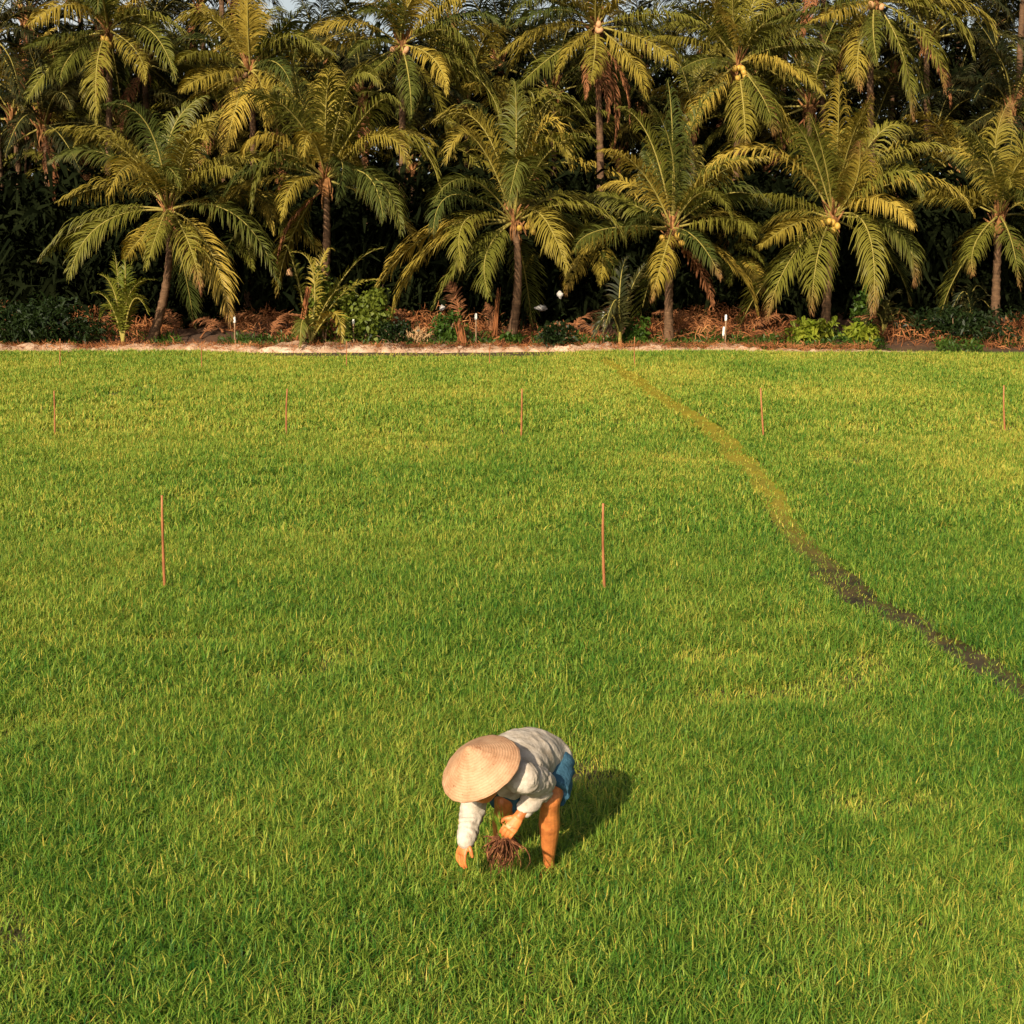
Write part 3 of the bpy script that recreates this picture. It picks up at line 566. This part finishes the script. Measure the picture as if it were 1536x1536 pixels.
# ---- young palms
def young(base_px, Yd, tips, label, seed, mat):
    Yd = Yd + 1.3
    b = P(*base_px, Yd); b[2] = float(ground_z(b[0], Yd)) - .02; root = empty('young_palm', b); tag(root, label, 'young palm')
    rg = np.random.default_rng(seed)
    V, Q = tube([(0, 0, -.1), (.02, 0, .15), (0, 0, .4)], [.10, .085, .05], 8); mobj('stem', mesh_np('stem', V, Q, M['sheath'], smooth=True), root)
    for i, (m, t, dy) in enumerate(tips):
        A = P(*m, Yd + dy * .5) - b; T = P(*t, Yd + dy) - b
        mobj('frond', frond_mesh('frond', bez((0, 0, .25), A, T), seed + i, .5, 34, .5, rg.uniform(-.5, .5), [M[mat], M['rachis']], wid=.055), root)
young((184, 507), 41.9, [((172, 440), (150, 412), -.4), ((178, 430), (172, 378), .3), ((190, 430), (200, 392), .2), ((195, 440), (232, 420), -.5), ((165, 455), (140, 440), -.3), ((200, 450), (222, 470), -.6), ((172, 460), (150, 478), .5), ((188, 420), (186, 380), 0)], 'small young palm with yellow-green fronds fanning from the ground at left', 61, 'frond_young')
young((466, 508), 42.2, [((440, 395), (425, 370), .5), ((500, 440), (535, 440), -.8), ((520, 410), (575, 372), .2), ((470, 410), (440, 378), -.4), ((515, 440), (570, 420), .4), ((480, 400), (500, 375), .6), ((455, 480), (450, 520), -1.0), ((500, 470), (512, 512), -1.0)], 'young palm with dark arching fronds growing up through the vine covered bush', 71, 'frond')
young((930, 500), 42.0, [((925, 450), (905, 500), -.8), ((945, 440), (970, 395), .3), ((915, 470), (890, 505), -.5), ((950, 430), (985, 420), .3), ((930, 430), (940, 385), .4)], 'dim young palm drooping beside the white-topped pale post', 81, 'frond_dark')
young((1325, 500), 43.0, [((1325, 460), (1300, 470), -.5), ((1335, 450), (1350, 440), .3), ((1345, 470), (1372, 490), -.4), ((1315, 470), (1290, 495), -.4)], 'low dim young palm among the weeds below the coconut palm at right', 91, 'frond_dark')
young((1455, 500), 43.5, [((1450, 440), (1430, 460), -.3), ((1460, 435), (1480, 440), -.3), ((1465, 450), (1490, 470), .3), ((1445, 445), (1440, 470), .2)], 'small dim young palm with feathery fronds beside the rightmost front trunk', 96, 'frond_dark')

# ------------------------------------------------------------------ leaf clouds: bushes, weeds, wood
def leaf_cloud(C, size, wratio, seed, upbias=0.3, droop=0.3):
    rg = np.random.default_rng(seed); n = len(C); size = size * (0.6 + 0.8 * rg.random(n))
    d = norm(rg.normal(0, 1, (n, 3)) + np.array([0, -0.25, upbias])); s = norm(np.cross(d, norm(rg.normal(0, 1, (n, 3)))))
    w = (size * wratio)[:, None] * 0.5; l = size[:, None]
    nrm = np.cross(d, s); a = C; m = C + d * l * .5 + nrm * l * .08; e = C + d * l - np.array([0, 0, 1.0]) * l * droop
    V = np.stack([a - s * w * .25, a + s * w * .25, m - s * w, m + s * w, e - s * w * .15, e + s * w * .15], 1).reshape(-1, 3)
    q = np.array([[0, 1, 3, 2], [2, 3, 5, 4]]); Q = ((np.arange(n) * 6)[:, None, None] + q[None]).reshape(-1, 4)
    return V, Q
def blob_points(n, c, r, seed, clumps=14):
    rg = np.random.default_rng(seed); cc = norm(rg.normal(0, 1, (clumps, 3))) * rg.random((clumps, 1)) ** .4
    i = rg.integers(0, clumps, n); p = cc[i] + rg.normal(0, .22, (n, 3)); return np.asarray(c) + p * np.asarray(r)
def bush(px, Yd, r, n, size, wr, mat, label, cat, seed, name='bush', clumps=14):
    Yd = Yd + 1.2
    b = P(*px, Yd); b[2] = float(ground_z(b[0], Yd)); root = empty(name, b); tag(root, label, cat)
    C = blob_points(n, (0, 0, r[2] * .95), r, seed, clumps); C = C[C[:, 2] > 0.0]
    V, Q = leaf_cloud(C, size, wr, seed); mobj('foliage', mesh_np('foliage', V, Q, mat), root)
    parts = []; rg = np.random.default_rng(seed)
    for i in range(7):
        e = C[rg.integers(0, len(C))]; parts.append(tube([(0, 0, -.1), e * .5 + np.array([0, 0, .1]), e], [.03, .02, .008], 5))
    V, Q = join(parts); mobj('stem', mesh_np('stem', V, Q, M['post']), root); return root
bush((545, 512), 42.7, (.72, .5, .95), 2600, .15, .7, M['vine'], 'leafy green vine tumbling over a mound behind a white-topped post', 'vine', 201, 'vine_bush', 22)
bush((486, 512), 42.6, (.38, .4, 1.25), 1300, .13, .7, M['vine'], 'narrow column of small-leaved vine climbing between two leaning stems', 'vine', 202, 'vine_bush', 14)
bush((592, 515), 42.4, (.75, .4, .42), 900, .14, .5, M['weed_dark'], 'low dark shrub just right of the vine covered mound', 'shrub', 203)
bush((672, 515), 42.8, (.55, .35, .42), 900, .12, .55, M['weed'], 'small dark green shrub left of the stump by the central palm', 'shrub', 204)
bush((1215, 512), 42.5, (.62, .35, .33), 420, .32, .36, M['bright'], 'clump of bright yellow-green broad leaves at the foot of the coconut-laden palm', 'plant', 205, 'broadleaf_plant', 12)
bush((1288, 512), 42.5, (.55, .3, .25), 300, .32, .34, M['bright'], 'smaller clump of bright yellow-green leaves right of the bigger one', 'plant', 206, 'broadleaf_plant', 10)
bush((1300, 470), 44.5, (.42, .35, .75), 900, .16, .6, M['weed'], 'dim upright bush behind the hanging rusty frond at right', 'bush', 207)
bush((950, 510), 42.7, (.5, .3, .5), 500, .17, .5, M['weed'], 'small green weed bush behind the far stake near the drain', 'weed', 208)
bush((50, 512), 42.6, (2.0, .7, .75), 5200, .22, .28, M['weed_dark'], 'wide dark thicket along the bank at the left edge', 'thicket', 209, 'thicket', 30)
bush((770, 515), 42.6, (.35, .25, .22), 300, .16, .4, M['weed'], 'tuft of green weeds at the foot of the ringed central trunk', 'weed', 210)
bush((830, 505), 42.2, (.7, .4, .45), 900, .15, .5, M['weed_dark'], 'dark shrub in the hollow right of the ringed central trunk', 'shrub', 212)
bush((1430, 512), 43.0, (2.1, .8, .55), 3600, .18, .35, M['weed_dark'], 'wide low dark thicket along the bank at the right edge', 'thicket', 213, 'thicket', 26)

# weeds along the bank
rg = np.random.default_rng(301); n = 15000; x = (rg.random(n) * 2 - 1) * 20; u = rg.random(n) ** 1.3 * 1.7 - .4; keep = vnoise(x, u, .7, 302) > .40 + .12 * (x < -9); x, u = x[keep], u[keep]
y = rim_y(x) + .62 + u; V, Q = leaf_cloud(np.stack([x, y, ground_z(x, y) + rg.random(len(x)) ** 2 * .22], 1), .19, .22, 303, 1.3, .15)
tag(mobj('bank_weeds', mesh_np('bank_weeds', V, Q, M['weed'])), 'strip of low green weeds along the foot of the bank', 'weeds', kind='stuff')
# dry straw and leaf litter heaped on the bank
rg = np.random.default_rng(311); n = 26000; x = (rg.random(n) * 2 - 1) * 20; u = .9 + rg.random(n) * 4.2; keep = vnoise(x, u, .55, 312) > .47; x, u = x[keep], u[keep]
y = rim_y(x) + u; hp = np.clip(vnoise(x, u, .55, 312) - .45, 0, 1) * 1.5
C = np.stack([x, y, ground_z(x, y) + rg.random(len(x)) * hp], 1); V, Q = leaf_cloud(C, .42, .07, 313, .1, .25)
tag(mobj('leaf_litter', mesh_np('leaf_litter', V, Q, M['litter'])), 'rusty dry straw and leaf litter heaped on the bank under the palms', 'leaf litter', kind='stuff')
# straw bits on the rim
rg = np.random.default_rng(315); n = 11000; x = rg.uniform(-20, 11.5, n); y = rim_y(x) + rg.normal(.15, .3, n)
V, Q = leaf_cloud(np.stack([x, y, .10 + .12 * np.exp(-((y - rim_y(x) - .2) / .35) ** 2)], 1), .16, .10, 316, .0, .1)
tag(mobj('rim_straw', mesh_np('rim_straw', V, Q, M['litter'])), 'bits of dry straw strewn over the pale mud rim', 'straw', kind='stuff')
# far dark wood closing the grove
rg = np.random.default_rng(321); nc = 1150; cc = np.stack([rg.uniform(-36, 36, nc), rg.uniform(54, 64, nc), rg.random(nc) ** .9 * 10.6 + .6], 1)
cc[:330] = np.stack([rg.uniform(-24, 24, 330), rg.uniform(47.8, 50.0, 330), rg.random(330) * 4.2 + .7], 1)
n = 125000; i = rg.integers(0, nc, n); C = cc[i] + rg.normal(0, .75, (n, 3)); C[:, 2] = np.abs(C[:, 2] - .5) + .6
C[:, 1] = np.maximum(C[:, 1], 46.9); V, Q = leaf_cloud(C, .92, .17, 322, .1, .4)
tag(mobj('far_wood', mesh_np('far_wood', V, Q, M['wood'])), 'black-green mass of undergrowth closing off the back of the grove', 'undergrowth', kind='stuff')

# fallen fronds
FALL = [frond_mesh('fallen_frond', bez((0, 0, 0), (.9, 0, .35), (1.9, .1, .12)), 800 + v, .5, 34, 1.2, .4 * v, [M['dead'], M['dead']], wid=.045) for v in range(3)]
falls = [(300, 497, 1.0, .2), (335, 500, 2.4, .1), (385, 492, .5, .3), (425, 500, 2.8, .2), (405, 505, 1.2, .5), (560, 495, .4, .2), (615, 497, 2.2, .3), (690, 500, 2.0, .9), (738, 486, 1.7, .8), (800, 492, .5, .2), (850, 497, .6, .35), (885, 492, .9, .4), (905, 480, 2.3, .3), (1030, 495, .7, .2), (1055, 500, 2.6, .3), (1120, 495, .4, .2), (1345, 498, 2.5, .3), (1420, 485, .3, .1), (265, 500, 2.0, .4), (110, 498, .5, .2)]
for i, (px, py, rz, ry) in enumerate(falls):
    y = 44.3 + (i % 4) * .4; p = P(px, py, y); p[2] = float(ground_z(p[0], y)) + .05
    o = mobj('fallen_frond', FALL[i % 3], None, p); o.rotation_euler = (0, -ry, rz); s = .8 + .1 * (i % 4); o.scale = (s, s, s)
    tag(o, 'dry rust-brown frond fallen on the bank under the palms', 'fallen frond', 'fallen dry fronds on the bank')
# dry stumps and stems
def stump(px, top, Yd, r, label, name='stump'):
    Yd = Yd + 1.3
    b = P(*px, Yd); b[2] = float(ground_z(b[0], Yd)) - .05; t = P(*top, Yd); h = t - b; rg = np.random.default_rng(int(px[0])); parts = []
    pts = [h * s + np.array([rg.normal(0, .02), 0, 0]) for s in np.linspace(0, 1, 8)]; parts.append(tube(pts, [r * (1.5 - .9 * s) for s in np.linspace(0, 1, 8)], 8))
    for k in range(12):
        a = rg.random() * 6.28; o = np.array([math.cos(a), math.sin(a), 0]) * r; e = rg.uniform(.5, 1.1)
        parts.append(tube([o * 2.4, o * 1.3 + h * e * .5, o * 1.6 + h * e], [.03, .025, .008], 5))
    V, Q = join(parts); o = mobj(name, mesh_np(name, V, Q, M['litter']), None, b); tag(o, label, 'stump')
stump((445, 505), (462, 430), 42.3, .07, 'orange dry stem leaning against the narrow vine column')
stump((697, 512), (688, 482), 41.9, .09, 'short split rusty stump left of a white-topped post')
stump((741, 500), (748, 432), 43.0, .04, 'thin red dry frond stalk leaning left of the central trunk', 'dry_stalk')
# straw sheaf by the rim
b = P(625, 518, 43.6); b[2] = .18; rg = np.random.default_rng(331); parts = []
for i in range(120):
    a = rg.random() * 6.28; r0 = rg.uniform(0, .38); o = np.array([math.cos(a) * r0 * 1.3, math.sin(a) * r0 * .6, 0]); l = rg.uniform(.25, .6) * (1.15 - r0)
    e = o + np.array([rg.normal(0, .2), rg.normal(0, .15), l]); parts.append(tube([o, (o + e) / 2 + np.array([0, 0, .08]), e], [.014, .012, .004], 4))
V, Q = join(parts); tag(mobj('dry_grass_tuft', mesh_np('dry_grass_tuft', V, Q, simple('bleached_straw', [(.3, (.34, .20, .09)), (.7, (.58, .38, .20))], 4, .9, 0)), None, b), 'pale dry grass tuft spiking up from the rim left of the central palm', 'dry grass')
# plastic bags
def bag(px, py, Yd, s, label, seed):
    Yd = Yd + 1.3
    V, Q = sph((0, 0, 0), s, 10, 16); V = np.array([v * (1 + .6 * noise.noise(Vector(v * 9 + seed)) + .3 * noise.noise(Vector(v * 24 + seed))) for v in V])
    p = P(px, py, Yd); o = mobj('plastic_bag', mesh_np('plastic_bag', V, Q, M['plastic']), None, p); tag(o, label, 'plastic bag'); return o
bag(812, 462, 44.8, (.19, .10, .09), 'crumpled white plastic bag on the litter right of the ringed central trunk', 3.1)
bag(840, 442, 44.6, (.10, .06, .13), 'torn white plastic bag caught above another right of the central trunk', 8.7)
bag(664, 462, 44.8, (.09, .06, .11), 'grey-white plastic bag under the hanging frond tips left of the central palm', 5.2)
hung = bag(434, 408, 43.0, (.10, .06, .14), 'brown husk pieces hanging in the dark left of the young palm', 1.3)
hung.name = 'coconut_husk'; hung['category'] = 'husk'; hung.data = hung.data.copy(); hung.data.materials[0] = M['coconut_brown']

# ------------------------------------------------------------------ the farmer
FT = G(824, 1281); Y0 = G(824, 1297)[1]
pp = lambda x, y, d: P(x, y, Y0 + d)
lHip = pp(835, 1150, .20); lKnee = pp(825, 1199, -.04); lAnk = np.array([FT[0] - .003, FT[1], .035])
shM = pp(752, 1150, -.14)
hd = shM - lHip; Ld = norm(np.array([.74, -.67, 0])); Hd = norm(np.array([-.67, -.74, 0])); UP = np.array([0, 0, 1.0])
rHip = lHip - Ld * .20; rKnee = pp(757, 1200, .10); rAnk0 = pp(750, 1262, .16); rAnk = np.array([rAnk0[0], rAnk0[1] + .02, .035])
pel = (lHip + rHip) / 2 + np.array([-0.025, 0, .025]); spine = norm(shM - pel)
lSh = shM + Ld * .17 + np.array([-.02, -.03, -.0]); rSh = shM - Ld * .155 + np.array([0, 0, -.02])
lEl = pp(817, 1176, -.10); lWr = pp(779, 1224, -.20); lHa = pp(766, 1241, -.23)
rEl = pp(710, 1212, -.02); rWr = pp(700, 1257, -.16); rHa = pp(693, 1277, -.19)
hatAx = norm(np.array([-.385, -.377, .828])); hatC = pp(721, 1151, -.31); headC = hatC - hatAx * .045
print('joints', {k: np.round(v, 2).tolist() for k, v in dict(pel=pel, shM=shM, lHip=lHip, lKnee=lKnee, lAnk=lAnk, rKnee=rKnee, rAnk=rAnk, lEl=lEl, lWr=lWr, rEl=rEl, rWr=rWr, headC=headC).items()},
      'thigh', np.linalg.norm(lHip - lKnee), 'shin', np.linalg.norm(lKnee - lAnk), 'torso', np.linalg.norm(pel - shM), 'uarm', np.linalg.norm(lSh - lEl), np.linalg.norm(rSh - rEl), 'farm', np.linalg.norm(lEl - lWr), np.linalg.norm(rEl - rWr))
BASE = np.array([(lAnk[0] + rAnk[0]) / 2, (lAnk[1] + rAnk[1]) / 2, 0])

def limb(pts, radii, n=6, seg=14):   # smooth tapering tube with round ends through joints
    pts = [np.asarray(p, float) for p in pts]; out, rr = [], []
    for i in range(len(pts) - 1):
        for t in np.linspace(0, 1, n, endpoint=False): out.append(pts[i] * (1 - t) + pts[i + 1] * t); rr.append(radii[i] * (1 - t) + radii[i + 1] * t)
    out.append(pts[-1]); rr.append(radii[-1]); out = np.array(out)
    for _ in range(2): out[1:-1] = .25 * out[:-2] + .5 * out[1:-1] + .25 * out[2:]
    return [tube(out, rr, seg), sph(out[0], radii[0] * .98), sph(out[-1], radii[-1] * .98)]
def loft(centers, axA, axB, ra, rb, seg=20):
    a = np.linspace(0, 2 * math.pi, seg, endpoint=False); V = []; n = len(centers)
    for c, A, B, x, y in zip(centers, axA, axB, ra, rb): V.append(np.asarray(c) + np.outer(np.cos(a) * x, A) + np.outer(np.sin(a) * y, B))
    V = np.vstack(V + [np.asarray(centers[0])[None], np.asarray(centers[-1])[None]]); Q = []
    for i in range(n - 1):
        for j in range(seg): Q.append((i * seg + j, i * seg + (j + 1) % seg, (i + 1) * seg + (j + 1) % seg, (i + 1) * seg + j))
    for j in range(0, seg, 2):
        Q.append((n * seg, (j + 2) % seg, (j + 1) % seg, j)); b = (n - 1) * seg; Q.append((n * seg + 1, b + j, b + (j + 1) % seg, b + (j + 2) % seg))
    return V, np.array(Q)
def fuse(name, parts, voxel, mat, smooth=4, wrinkle=None, origin=BASE, cut=None):
    V, Q = join(parts); me = mesh_np(name, V - origin, Q, mat)
    tmp = bpy.data.objects.new('tmp', me); COL.objects.link(tmp)
    bm = bmesh.new(); bm.from_mesh(me); bmesh.ops.recalc_face_normals(bm, faces=bm.faces); bm.to_mesh(me); bm.free()
    r = tmp.modifiers.new('r', 'REMESH'); r.mode = 'VOXEL'; r.voxel_size = voxel; r.use_smooth_shade = True
    s = tmp.modifiers.new('s', 'SMOOTH'); s.iterations = smooth; s.factor = .5
    dg = bpy.context.evaluated_depsgraph_get(); out = bpy.data.meshes.new_from_object(tmp.evaluated_get(dg)); out.name = name
    bpy.data.objects.remove(tmp); out.materials.clear(); out.materials.append(mat)
    if wrinkle:
        nn = [v.normal.copy() for v in out.vertices]
        for v, n in zip(out.vertices, nn): v.co += n * wrinkle(v.co + Vector(origin), n)
    if cut:
        bm = bmesh.new(); bm.from_mesh(out)
        for co, no in cut: bmesh.ops.bisect_plane(bm, geom=bm.verts[:] + bm.edges[:] + bm.faces[:], plane_co=Vector(co - origin), plane_no=Vector(no), clear_outer=True)
        bm.to_mesh(out); bm.free()
    out.polygons.foreach_set('use_smooth', np.ones(len(out.polygons), bool)); return out

def hand(wr, pc, fdir, thumb, nrm, curl):
    """palm from wrist to knuckles, four bent fingers and a thumb"""
    f = norm(fdir); n = norm(nrm - f * (nrm @ f)); s = np.cross(f, n); parts = []
    if s @ thumb < 0: s = -s
    kn = wr + f * .085
    parts.append(loft([wr - f * .01, wr + f * .03, wr + f * .07, kn], [s] * 4, [n] * 4, [.024, .034, .039, .036], [.019, .017, .015, .011], 12))
    for k, (o, ln) in enumerate(((.029, .070), (.010, .080), (-.010, .074), (-.028, .058))):
        p0 = kn + s * o - f * .01; pts = [p0]; ang = 0
        for j, fr in enumerate((.45, .32, .23)):
            ang += curl * (0.7 if j == 0 else 1); pts.append(pts[-1] + (f * math.cos(ang) - n * math.sin(ang)) * ln * fr)
        parts += limb(pts, [.0095, .009, .008, .0065], 3, 8)
    t0 = wr + f * .03 + s * .026; parts += limb([t0, t0 + norm(s * .8 + f * .7 - n * .3) * .034, t0 + norm(s * .8 + f * .7 - n * .3) * .034 + norm(f * .8 + s * .1 - n * .6) * .03], [.013, .011, .008], 3, 8)
    return parts

person = empty('person', BASE)
tag(person, 'farmer in a conical straw hat, pale shirt and blue shorts bending over to plant rice', 'person')
dor = norm(np.cross(np.cross(spine, UP), spine)); dor = norm(UP - spine * (UP @ spine))   # dorsal axis of the torso
lat = np.cross(dor, spine); lat = lat if lat @ Ld > 0 else -lat
bp = []
# torso, neck and head
tc = [pel - spine * .08, pel, pel + (shM - pel) * .35, pel + (shM - pel) * .7, shM - spine * .01, shM + spine * .05]
bp.append(loft(tc, [lat] * 6, [dor] * 6, [.11, .145, .125, .145, .13, .06], [.08, .10, .085, .095, .07, .05]))
for h_, k_ in ((lHip, lKnee), (rHip, rKnee)): bp.append(sph(h_, .075))
neck0 = shM + spine * .03; bp += limb([neck0, headC - norm(headC - neck0) * .05 - np.array([0, 0, .02])], [.056, .05])
face = norm(Hd * .62 - UP * .55 + hatAx * .1); face = norm(face - hatAx * (face @ hatAx)); ear = np.cross(hatAx, face)
hc = headC - hatAx * .012 - np.array([.012, .02, 0])
bp.append(loft([hc - hatAx * .115 + face * .035, hc - hatAx * .09 + face * .02, hc - hatAx * .03, hc + hatAx * .04, hc + hatAx * .09], [ear] * 5, [face] * 5, [.028, .055, .070, .072, .045], [.035, .070, .090, .092, .055], 18))
bp += limb([hc + face * .090 - hatAx * .005, hc + face * .112 - hatAx * .035], [.008, .014])          # nose
bp.append(sph(hc + face * .088 - hatAx * .068, (.018, .014, .010)))                                   # lips
for sg in (1, -1):
    bp.append(sph(hc + ear * sg * .074 - hatAx * .02, (.014, .014, .030)))
    bp.append(sph(hc + face * .082 + ear * sg * .030 + hatAx * .012, .014))                            # brows
# legs
def leg(h_, k_, a_):
    sh = a_ - k_; back = norm(np.array([sh[0] * 0, .9, .2])); out = limb([h_, h_ * .5 + k_ * .5, k_], [.083, .072, .056], 6, 16)
    out += limb([k_, k_ + sh * .15, k_ + sh * .38 + back * .012, k_ + sh * .65 + back * .004, k_ + sh * .9, a_], [.055, .049, .056, .043, .029, .031], 4, 16)
    out.append(sph(k_ + np.array([-.01, -.028, 0]), (.034, .03, .042)))
    toe = a_ + Hd * .14 - UP * .075; out += limb([a_ - Hd * .04 - UP * .04, a_ + Hd * .05 - UP * .035, toe], [.036, .038, .026], 4, 10); return out
bp += leg(lHip, lKnee, lAnk); bp += leg(rHip, rKnee, rAnk)
# arms and hands
bp += limb([lSh, lEl, lWr], [.046, .040, .027], 6); bp += limb([rSh, rEl, rWr], [.046, .040, .027], 6)
bp += hand(lWr, lHa, norm(lHa - lWr), np.array([-.5, -.3, .6]), np.array([.1, -.75, .6]), .62)
bp += hand(rWr, rHa, norm(rHa - rWr), np.array([.5, -.6, .1]), np.array([-.7, -.6, .2]), .40)
mobj('body', fuse('body', bp, .0034, M['skin'], 2), person)
# hair under the hat
hp = [loft([hc - hatAx * .04 - face * .02, hc + hatAx * .0 - face * .012, hc + hatAx * .05 - face * .008, hc + hatAx * .098], [ear] * 4, [face] * 4, [.076, .079, .077, .04], [.078, .090, .092, .05], 18)]
mobj('hair', fuse('hair', hp, .008, M['hair'], 3), person)
# eyes
for sg in (1, -1):
    V, Q = sph(hc + face * .084 + ear * sg * .030 - hatAx * .006 - BASE, .0105, 8, 10); mobj('eye', mesh_np('eye', V, Q, M['hair'], smooth=True), person)
# shirt
def wr_shirt(co, n):
    d = Vector(co); a = noise.noise(d * 6.0) * .006 + noise.noise(d * 15) * .0025 + .006 * (.35 - abs(noise.noise(Vector((d.x * 13 + 3, d.y * 13, d.z * 8)))))
    for S_, E_ in ((lSh, lEl), (lEl, lWr), (rSh, rEl), (rEl, rWr)):
        ax = E_ - S_; t = float((np.array(co) - S_) @ ax / (ax @ ax)); q = np.linalg.norm(np.array(co) - S_ - ax * t)
        if -.1 < t < 1.1 and q < .085: return a * .9 - .007 * max(0, .12 - abs(noise.noise(Vector((d.x * 6, d.y * 6, d.z * 17))))) / .12 + .0025 * math.sin(t * 21 + 9 * noise.noise(d * 11)) + .003 * noise.noise(d * 34)
    t = float((np.array(co) - pel) @ spine); l_ = float((np.array(co) - pel) @ lat)
    side = max(0, min(1, abs(l_) / .13)) * max(0, min(1, (.36 - t) / .2))
    return a + .0045 * side * math.sin((t * 2.2 + l_ * 1.1) * 26 + 11 * noise.noise(d * 7)) + .004 * noise.noise(Vector((d.x * 9 + d.z * 22, d.y * 9, d.z * 14))) - .006 * max(0, noise.noise(d * 12))
sp_ = []; ts = [-.085, -.015, .10, .24, .38, .47, .53]
cen = [pel + spine * t + dor * b_ for t, b_ in zip(ts, [.0, .012, .022, .012, .0, -.01, -.015])]
sp_.append(loft(cen, [lat] * 7, [dor] * 7, [.165, .182, .172, .175, .178, .135, .075], [.105, .134, .138, .142, .126, .090, .06], 28))
# front of the shirt hanging loose below the chest
sp_.append(loft([pel + spine * .05 - dor * .09, pel + spine * .2 - dor * .115, pel + spine * .34 - dor * .09], [lat] * 3, [dor] * 3, [.10, .13, .11], [.045, .06, .05], 16))
sp_.append(loft([pp(752, 1150, -.16), pp(760, 1166, -.14), pp(772, 1182, -.08), pp(784, 1192, -.02)], [norm(np.array([1, .4, .45]))] * 4, [norm(np.array([.2, -1, .4]))] * 4, [.07, .085, .085, .05], [.05, .05, .04, .03], 16))
sp_.append(sph(lSh, .080)); sp_.append(sph(rSh, .080))
sp_ += limb([lSh - Ld * .04, lSh + norm(lEl - lSh) * .05, lEl, lEl * .55 + lWr * .45, lWr + (lEl - lWr) * .27], [.080, .078, .068, .060, .050], 6, 16)
sp_ += limb([rSh + Ld * .04, rSh + norm(rEl - rSh) * .05, rEl, rEl * .55 + rWr * .45, rWr + (rEl - rWr) * -.06], [.078, .076, .066, .058, .047], 6, 16)
cuts = []
mobj('shirt', fuse('shirt', sp_, .008, M['shirt'], 4, wr_shirt), person)
# shorts
def wr_shorts(co, n):
    d = Vector(co); return .007 * noise.noise(d * 8) + .005 * math.sin(co[2] * 75 + 6 * noise.noise(d * 6))
so_ = [loft([pel - spine * .14 - dor * .035, pel - spine * .11 - dor * .03, pel - spine * .03 - dor * .02, pel + spine * .06 - dor * .02], [lat] * 4, [dor] * 4, [.10, .155, .175, .155], [.07, .110, .118, .10], 24)]
for h_, k_ in ((lHip, lKnee), (rHip, rKnee)):
    so_ += [tube([h_ + (k_ - h_) * t for t in np.linspace(-.1, .82 if h_ is lHip else 1.06, 7)], [.094, .098, .096, .094, .092, .091, .092], 18)]
mobj('shorts', fuse('shorts', so_, .008, M['shorts'], 2, wr_shorts), person)
# conical hat, local Z along its axis
seg = 64; prof = [(0.0, .158), (.012, .153), (.035, .136), (.07, .108), (.105, .080), (.14, .053), (.175, .026), (.205, .004), (.213, -.004), (.211, -.010), (.203, -.004), (.17, .022), (.10, .074), (.02, .134)]
a = np.linspace(0, 2 * math.pi, seg, endpoint=False); V = []
for r_, z_ in prof:
    w_ = 1 + .012 * np.sin(a * 3 + 1) * (r_ / .2) + .005 * np.sin(a * 7) + .006 * np.sin(a * 19 + 2) * (r_ > .19); r2 = max(r_, .001)
    V.append(np.stack([np.cos(a) * r2 * w_, np.sin(a) * r2 * w_, z_ + .006 * np.sin(a * 2 + 2) * (r_ / .2) + .0012 * np.sin(a * 16) * (r_ > .02)], 1))
V = np.vstack(V); Q = np.array([(i * seg + j, i * seg + (j + 1) % seg, (i + 1) * seg + (j + 1) % seg, (i + 1) * seg + j) for i in range(len(prof) - 1) for j in range(seg)])
V *= .955
hat = mobj('conical_hat', mesh_np('conical_hat', V, Q[:, ::-1], M['hat'], smooth=True), person, hatC - BASE); hat.rotation_euler = Vector(hatAx).to_track_quat('Z', 'Y').to_euler()
# bundle of seedlings in the hand
rg = np.random.default_rng(401); kn = lWr + norm(lHa - lWr) * .10; top = kn + np.array([-.012, .03, -.035]); broot = empty('seedling_bundle', top)
tag(broot, 'bundle of rice seedlings with muddy brown roots held in the hand of the bending farmer', 'seedlings')
parts = []
for i in range(120):
    a = rg.integers(0, 8) * .785 + rg.normal(0, .16); sp = rg.random() ** .8 * (1.1 if int(a * 1.27) % 2 else .75); o = np.array([math.cos(a) * .028, math.sin(a) * .022, -.012 * rg.random()]); e = np.array([math.cos(a) * .105 * sp - .012, math.sin(a) * .08 * sp, -rg.uniform(.05, .19) * (1.1 - .35 * sp)])
    m = (o + e) / 2 + np.array([math.cos(a) * .035 * sp, math.sin(a) * .02 * sp, .004]) + rg.normal(0, .018, 3)
    e2 = e + rg.normal(0, .02, 3); pts = bez(o, m, e2, 6); f_ = rg.uniform(.6, 1.7); parts.append(tube(pts + rg.normal(0, .003, (6, 3)), [.0042 * f_, .004 * f_, .0035 * f_, .003, .0022, .001], 4, False))
V, Q = join(parts); mobj('roots', mesh_np('roots', V, Q, M['root']), broot)
n = 34; hb = .13 + .06 * rg.random(n); V, Q, T = blades(n, rg.normal(0, .012, n), rg.normal(0, .012, n), hb, .0075 + 0 * hb, 4, np.zeros(n), np.clip(rg.normal(.35, .2, n), .05, .8), 402)
V[:, 0] -= V[:, 2] * .18; V[:, 1] += V[:, 2] * .25; V[:, 2] -= .03
mobj('leaves', mesh_np('leaves', V, Q, M['seedling']), broot)
print('objects', len(bpy.data.objects))
